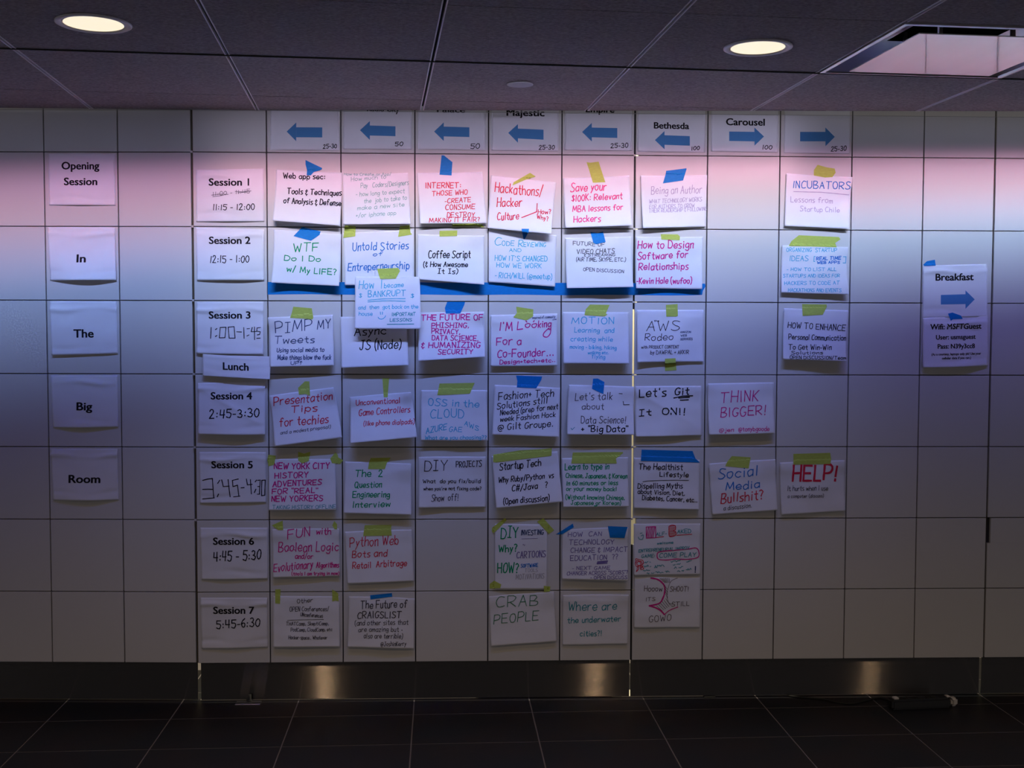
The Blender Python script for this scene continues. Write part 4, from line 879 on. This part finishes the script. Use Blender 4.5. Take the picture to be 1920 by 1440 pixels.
TAPES = [
 ('b', 'blue tape scrap pointing right above the "Web app sec" note', [(572.8, 300), (604, 315), (603.3, 318), (588.3, 322.5), (582.5, 329), (575, 328.5), (575.8, 320), (572.8, 308)]),
 ('b', 'blue tape strip on top of the red "INTERNET" note', [(828, 291), (832.5, 291.3), (847, 303), (848.3, 303.7), (846.7, 329), (824, 327.5)]),
 ('g', 'narrow yellow-green tape strip below the red "INTERNET" note', [(848, 420), (892.5, 419), (904, 421), (908, 426), (901.7, 426), (893, 423), (848, 424.5)]),
 ('g', 'slanted yellow-green tape on the "Hackathons" note', [(993.8, 324), (1004.7, 331), (986.7, 336.5), (961, 347.5), (963, 341.7)]),
 ('g', 'slanted yellow-green tape on the "Save your $100K" note', [(1099.7, 304), (1106.7, 305), (1122.5, 303), (1125.8, 313.3), (1135, 341.7), (1111.7, 342.5), (1104, 316.7)]),
 ('b', 'blue tape strip on the "Being an Author" note', [(1249, 320.3), (1286.7, 315.5), (1287.5, 316.7), (1280.8, 338.3), (1243, 343.7), (1248, 326.7)]),
 ('g', 'ragged yellow-green tape on the "INCUBATORS" note', [(1533, 309), (1551, 313.9), (1565, 316), (1567, 323.6), (1560.8, 332), (1547, 332.8), (1526, 329), (1526, 319)]),
 ('b', 'blue tape strip on the green "WTF" note', [(566.4, 425.8), (601.4, 433.9), (599, 440.4), (582.8, 451.4), (550.3, 442.6)]),
 ('g', 'left one of two green tapes on the "Untold Stories" note', [(646.6, 423), (667, 424), (666, 443), (643.7, 446)]),
 ('g', 'right one of two green tapes on the "Untold Stories" note', [(750, 424), (768, 422), (769.8, 436), (772.7, 439.7), (746.5, 444)]),
 ('g', 'green tape on the "BANKRUPT" note', [(707, 504), (746.5, 502.4), (750, 508), (742, 522.5), (713, 523), (710, 514.8)]),
 ('g', 'green tape on the "Coffee Script" note', [(824, 432.8), (857.5, 432), (857, 442.5), (824, 443.5)]),
 ('b', 'small blue tape tip on the "CODE REVIEWING" note', [(978, 429), (992, 429), (991, 435.3), (984, 448.4), (981.5, 448.4), (979, 434.6)]),
 ('b', 'blue tape strip on the "FUTURE OF VIDEO CHATS" note', [(1106.9, 434.8), (1120.5, 437), (1130.6, 434), (1135.6, 453.6), (1118, 458), (1112.7, 455)]),
 ('g', 'green tape on the "How to Design Software" note', [(1239, 439), (1271, 439.5), (1275, 443.4), (1274.4, 450.5), (1240, 449)]),
 ('g', 'wide green tape on the "ORGANIZING STARTUP" note', [(1498, 441), (1572.8, 444.4), (1576, 448.6), (1566, 455.6), (1569, 463.5), (1479, 461), (1484, 452)]),
 ('g', 'creased green tape on the "PIMP MY Tweets" note', [(550, 575), (584.6, 578), (587.5, 595), (586, 599), (565, 597), (543.7, 596), (546.7, 587.7)]),
 ('b', 'round-ended blue tape on the "PHISHING" note', [(838.5, 566), (872, 566), (870.6, 571.7), (863, 587.7), (836, 587.7), (834, 577.5)]),
 ('g', 'green tape on the "Co-Founder" note', [(968, 575), (1000, 580), (999.7, 593.5), (987, 600.8), (962.5, 595), (969, 587)]),
 ('g', 'green tape with a lifted corner on the "MOTION" note', [(1106.4, 571), (1143, 571.7), (1136, 588), (1139, 589.7), (1133.8, 593), (1096, 591), (1098, 580)]),
 ('g', 'green tape at the top of the "Rodeo" note', [(1248.6, 571.7), (1270.5, 570), (1271, 592), (1268, 593.6), (1249.4, 593.6)]),
 ('g', 'green tape at the bottom of the "Rodeo" note', [(1247, 672.5), (1266.6, 671.7), (1268.4, 694), (1247, 695.6)]),
 ('g', 'dark green tape on the "HOW TO ENHANCE" note', [(1504, 570), (1549.7, 570.8), (1550.5, 575), (1542.8, 590), (1505, 592)]),
 ('g', 'green tape on the tilted "Presentation Tips" note', [(571.5, 715), (580, 715), (581, 733.5), (581, 742), (573, 738.6), (560.5, 740), (559, 727)]),
 ('g', 'thin upright green tape on the "Unconventional Game" note', [(717, 708.8), (729.7, 708.8), (726.8, 745), (719.5, 745)]),
 ('g', 'green tape on the "OSS in the CLOUD" note', [(824, 719), (890, 717.8), (881, 738), (820, 741)]),
 ('b', 'blue tape strip on the "Fashion+Tech" note', [(967.6, 704), (1016.5, 706), (1015, 712.4), (1005.5, 728), (969, 726.5), (970, 714.6)]),
 ('b', 'blue tape strip on the "Let\'s talk about Data Science" note', [(1112, 710), (1121, 709.7), (1133.4, 716.4), (1131.4, 739), (1110, 729)]),
 ('g', 'green tape at the left corner of the "NEW YORK CITY" note', [(503, 852.4), (517.5, 854.6), (513.9, 871.4), (503.6, 874), (501, 863)]),
 ('g', 'notched green tape mid top of the "NEW YORK CITY" note', [(559, 847), (570, 850.5), (582, 847), (578.7, 864), (567, 869), (559, 863)]),
 ('g', 'green tape at the right corner of the "NEW YORK CITY" note', [(629, 848), (633.4, 853), (634, 857.5), (643.6, 863), (637.8, 870), (622.5, 868.4), (619, 860)]),
 ('g', 'dark green tape on the "2 Question" note', [(695.4, 858.7), (733, 858), (725, 868.4), (721.7, 879.4), (690, 879.4), (692, 866)]),
 ('g', 'long green tape across the top of the "Startup Tech" note', [(925, 852.4), (974, 844.4), (1018, 842), (1034.7, 840), (1034, 854.6), (970, 862), (930.4, 867), (924.6, 866)]),
 ('g', 'wide green tape on the "Learn to type" note', [(1074, 848.4), (1168, 847.5), (1168, 850), (1155, 859.7), (1156.4, 869), (1071, 869)]),
 ('b', 'wide blue tape on the "Healthist Lifestyle" note', [(1203, 843), (1298.6, 845.6), (1304, 859.7), (1312.7, 867.5), (1296, 867), (1201.7, 864.4)]),
 ('g', 'green tape on the tilted "Social Media" note', [(1372.4, 855), (1407.6, 857.5), (1403.6, 878), (1360, 874), (1364, 865)]),
 ('g', 'wide green tape on the red "HELP!" note', [(1487.6, 851), (1556.6, 849), (1558.6, 861), (1557, 870), (1487.6, 871)]),
 ('g', 'pointed green tape at the left corner of the "FUN with" note', [(509.5, 985), (530, 976), (531, 994), (522, 994)]),
 ('g', 'small green tape at the right corner of the "FUN with" note', [(627, 976.5), (632, 983), (632, 992.6), (627, 992), (623, 985)]),
 ('g', 'green tape on the "Web Bots and Retail" note', [(683.8, 984.6), (734, 984), (733.4, 992), (734.5, 1004), (681, 1005)]),
 ('g', 'slanted green tape at the upper left corner of the "DIY INVESTING" note', [(947, 971), (950, 975.5), (925.8, 999.7), (922, 996.6), (922.7, 989.5)]),
 ('g', 'slanted green tape at the upper right corner of the "DIY INVESTING" note', [(1007, 977.8), (1018.7, 971.6), (1039, 994), (1029.7, 1001)]),
 ('g', 'green tape at the lower left corner of the "DIY INVESTING" note', [(918, 1095), (926.6, 1088.7), (939.8, 1095.8), (938, 1102.8), (918, 1103.6)]),
 ('g', 'green tape at the lower right corner of the "DIY INVESTING" note', [(1019.5, 1098.4), (1032, 1099.7), (1031, 1109), (1020, 1110)]),
 ('b', 'slanted narrow blue tape on the "HOW CAN TECHNOLOGY" note', [(1074, 981.7), (1076, 988.4), (1054, 1002), (1042, 1002)]),
 ('b', 'broad blue tape on the "HOW CAN TECHNOLOGY" note', [(1139.8, 986.4), (1177, 988), (1174, 997), (1171, 1008.8), (1143.8, 1008), (1141, 994)]),
 ('g', 'green tape at the left corner of the "Other Open Conferences" note', [(516, 1105), (526, 1104.7), (525, 1132), (516, 1131)]),
 ('g', 'green tape at the right corner of the "Other Open Conferences" note', [(622.8, 1105), (634, 1112.4), (635, 1127), (628, 1126), (623, 1127.7)]),
 ('b', 'narrow blue tape on the bottom "The Future of" note', [(694, 1116), (734.8, 1112), (735.5, 1118.7), (694.7, 1124)]),
 ('b', 'bright blue tape at the corner of the "Breakfast" sign', [(1731, 496), (1738, 489.7), (1753, 487), (1754.5, 498), (1733, 498.7)]),
 ('b', 'ragged blue tape between the breakfast and wifi signs', [(1777.5, 588), (1785.8, 586), (1802, 591.7), (1805, 598), (1786.7, 598.7), (1782.8, 601.7)]),
]
for c_, lab, poly in TAPES: tape(poly, c_, lab)

# ------------------------------------------------------------------ things on the floor
# levelling feet under the kick board
for k, (px, py, w, lab) in enumerate(((465, 1320.5, .052, 'metal levelling foot with a pale plate under the kick board at the left'), (1330, 1307, .024, 'small dark levelling foot under the kick board at the right'))):
    p = floor_at(px, py); y = min(p.y, KY-.004)
    root = empty('levelling_foot', (p.x, y, 0)); tag(root, lab, 'foot', 'levelling feet')
    mb = MB(); mb.box(-w, w, -.012, .03, .0, .004, None, .001); mb.build('plate', M_METAL if k == 0 else M_RUB, root)
    v, f = lathe([(.0, .0035), (.014, .0035), (.014, .008), (.008, .009), (.008, .03), (0, .03)], 20, 0, .035); mesh_obj('stem', v, f, M_RUB, root, True)

# power strip with its cable
pa, pb2 = floor_at(1667, 1328), floor_at(1778, 1323)
c0 = (pa+pb2)/2; L = (pb2-pa).length; ang = math.atan2(pb2.y-pa.y, pb2.x-pa.x)
root = empty('power_strip', (c0.x, c0.y, 0)); root.rotation_euler = (0, 0, ang)
tag(root, 'black power strip with a white plug lying on the floor by the kick board', 'power strip')
bm = bmesh.new(); bmesh.ops.create_cube(bm, size=1)
for v in bm.verts: v.co = Vector((v.co.x*L, v.co.y*.062, (v.co.z+.5)*.040))
for v in bm.verts:
    if v.co.z > .02: v.co.y *= .78; v.co.x *= .975
bmesh.ops.bevel(bm, geom=bm.edges[:], offset=.008, segments=3, affect='EDGES')
bm_obj('body', bm, M_BLACK, root, False)
for k in range(3):
    v, f = lathe([(.017, .0395), (.017, .0412), (.0145, .0414), (.0140, .0402), (0, .0402)], 24, -L*.18+k*.058, 0); mesh_obj('socket', v, f, M_RUB, root, True)
mb = MB(); mb.box(-L*.43, -L*.36, -.012, .012, .0395, .046, None, .001); mb.build('switch', M_WPL, root)
# white plug at the right end: rounded block and a curved strap over the body
vs, fs = [], []
prof = [(.5*L-.012, .038), (.5*L, .040), (.5*L+.010, .034), (.5*L+.014, .022)]
for (x_, z_) in prof:
    for yy in (-.014, .014): vs.append((x_, yy, z_+.004))
for i in range(3): fs.append((2*i, 2*i+2, 2*i+3, 2*i+1))
o = mesh_obj('strap', vs, fs, M_WPL, root, True); md = o.modifiers.new('t', 'SOLIDIFY'); md.thickness = .003
bm = bmesh.new(); bmesh.ops.create_cube(bm, size=1)
for v in bm.verts: v.co = Vector((v.co.x*.03 + L*.5+.021, v.co.y*.036, (v.co.z+.5)*.036))
bmesh.ops.bevel(bm, geom=bm.edges[:], offset=.009, segments=3, affect='EDGES'); bm_obj('plug', bm, M_WPL, root, False)
def tube(pts, r, n=8):
    vs, fs = [], []
    for i, p in enumerate(pts):
        a = Vector(pts[max(i-1, 0)]); b = Vector(pts[min(i+1, len(pts)-1)]); t = (b-a).normalized()
        s_ = t.cross(Vector((0, 0, 1))).normalized(); u_ = s_.cross(t)
        for k in range(n):
            q = 2*math.pi*k/n; vs.append(Vector(p) + s_*r*math.cos(q) + u_*r*math.sin(q))
    for i in range(len(pts)-1):
        for k in range(n): fs.append((i*n+k, i*n+(k+1) % n, (i+1)*n+(k+1) % n, (i+1)*n+k))
    fs.append(tuple(reversed(range(n)))); fs.append(tuple(range((len(pts)-1)*n, len(pts)*n)))
    return vs, fs
cp = [floor_at(*q) for q in ((1668, 1316), (1650, 1310), (1625, 1315), (1597, 1321), (1572, 1319), (1545, 1313), (1515, 1310), (1490, 1308), (1476, 1305.5))]
cpts = []
P_ = [cp[0]] + cp + [cp[-1]]
for i in range(1, len(P_)-2):
    for j in range(6):
        t = j/6; a, b, c_, d = P_[i-1:i+3]
        cpts.append(.5*(2*b + (c_-a)*t + (2*a-5*b+4*c_-d)*t*t + (3*b-a-3*c_+d)*t**3))
cpts = [Vector((p.x, min(p.y, KY-.006), .0042)) for p in cpts]
inv = Matrix.Rotation(-ang, 3, 'Z')
v, f = tube([inv @ (p - Vector((c0.x, c0.y, 0))) for p in cpts], .004); mesh_obj('cable', v, f, M_RUB, root, True)
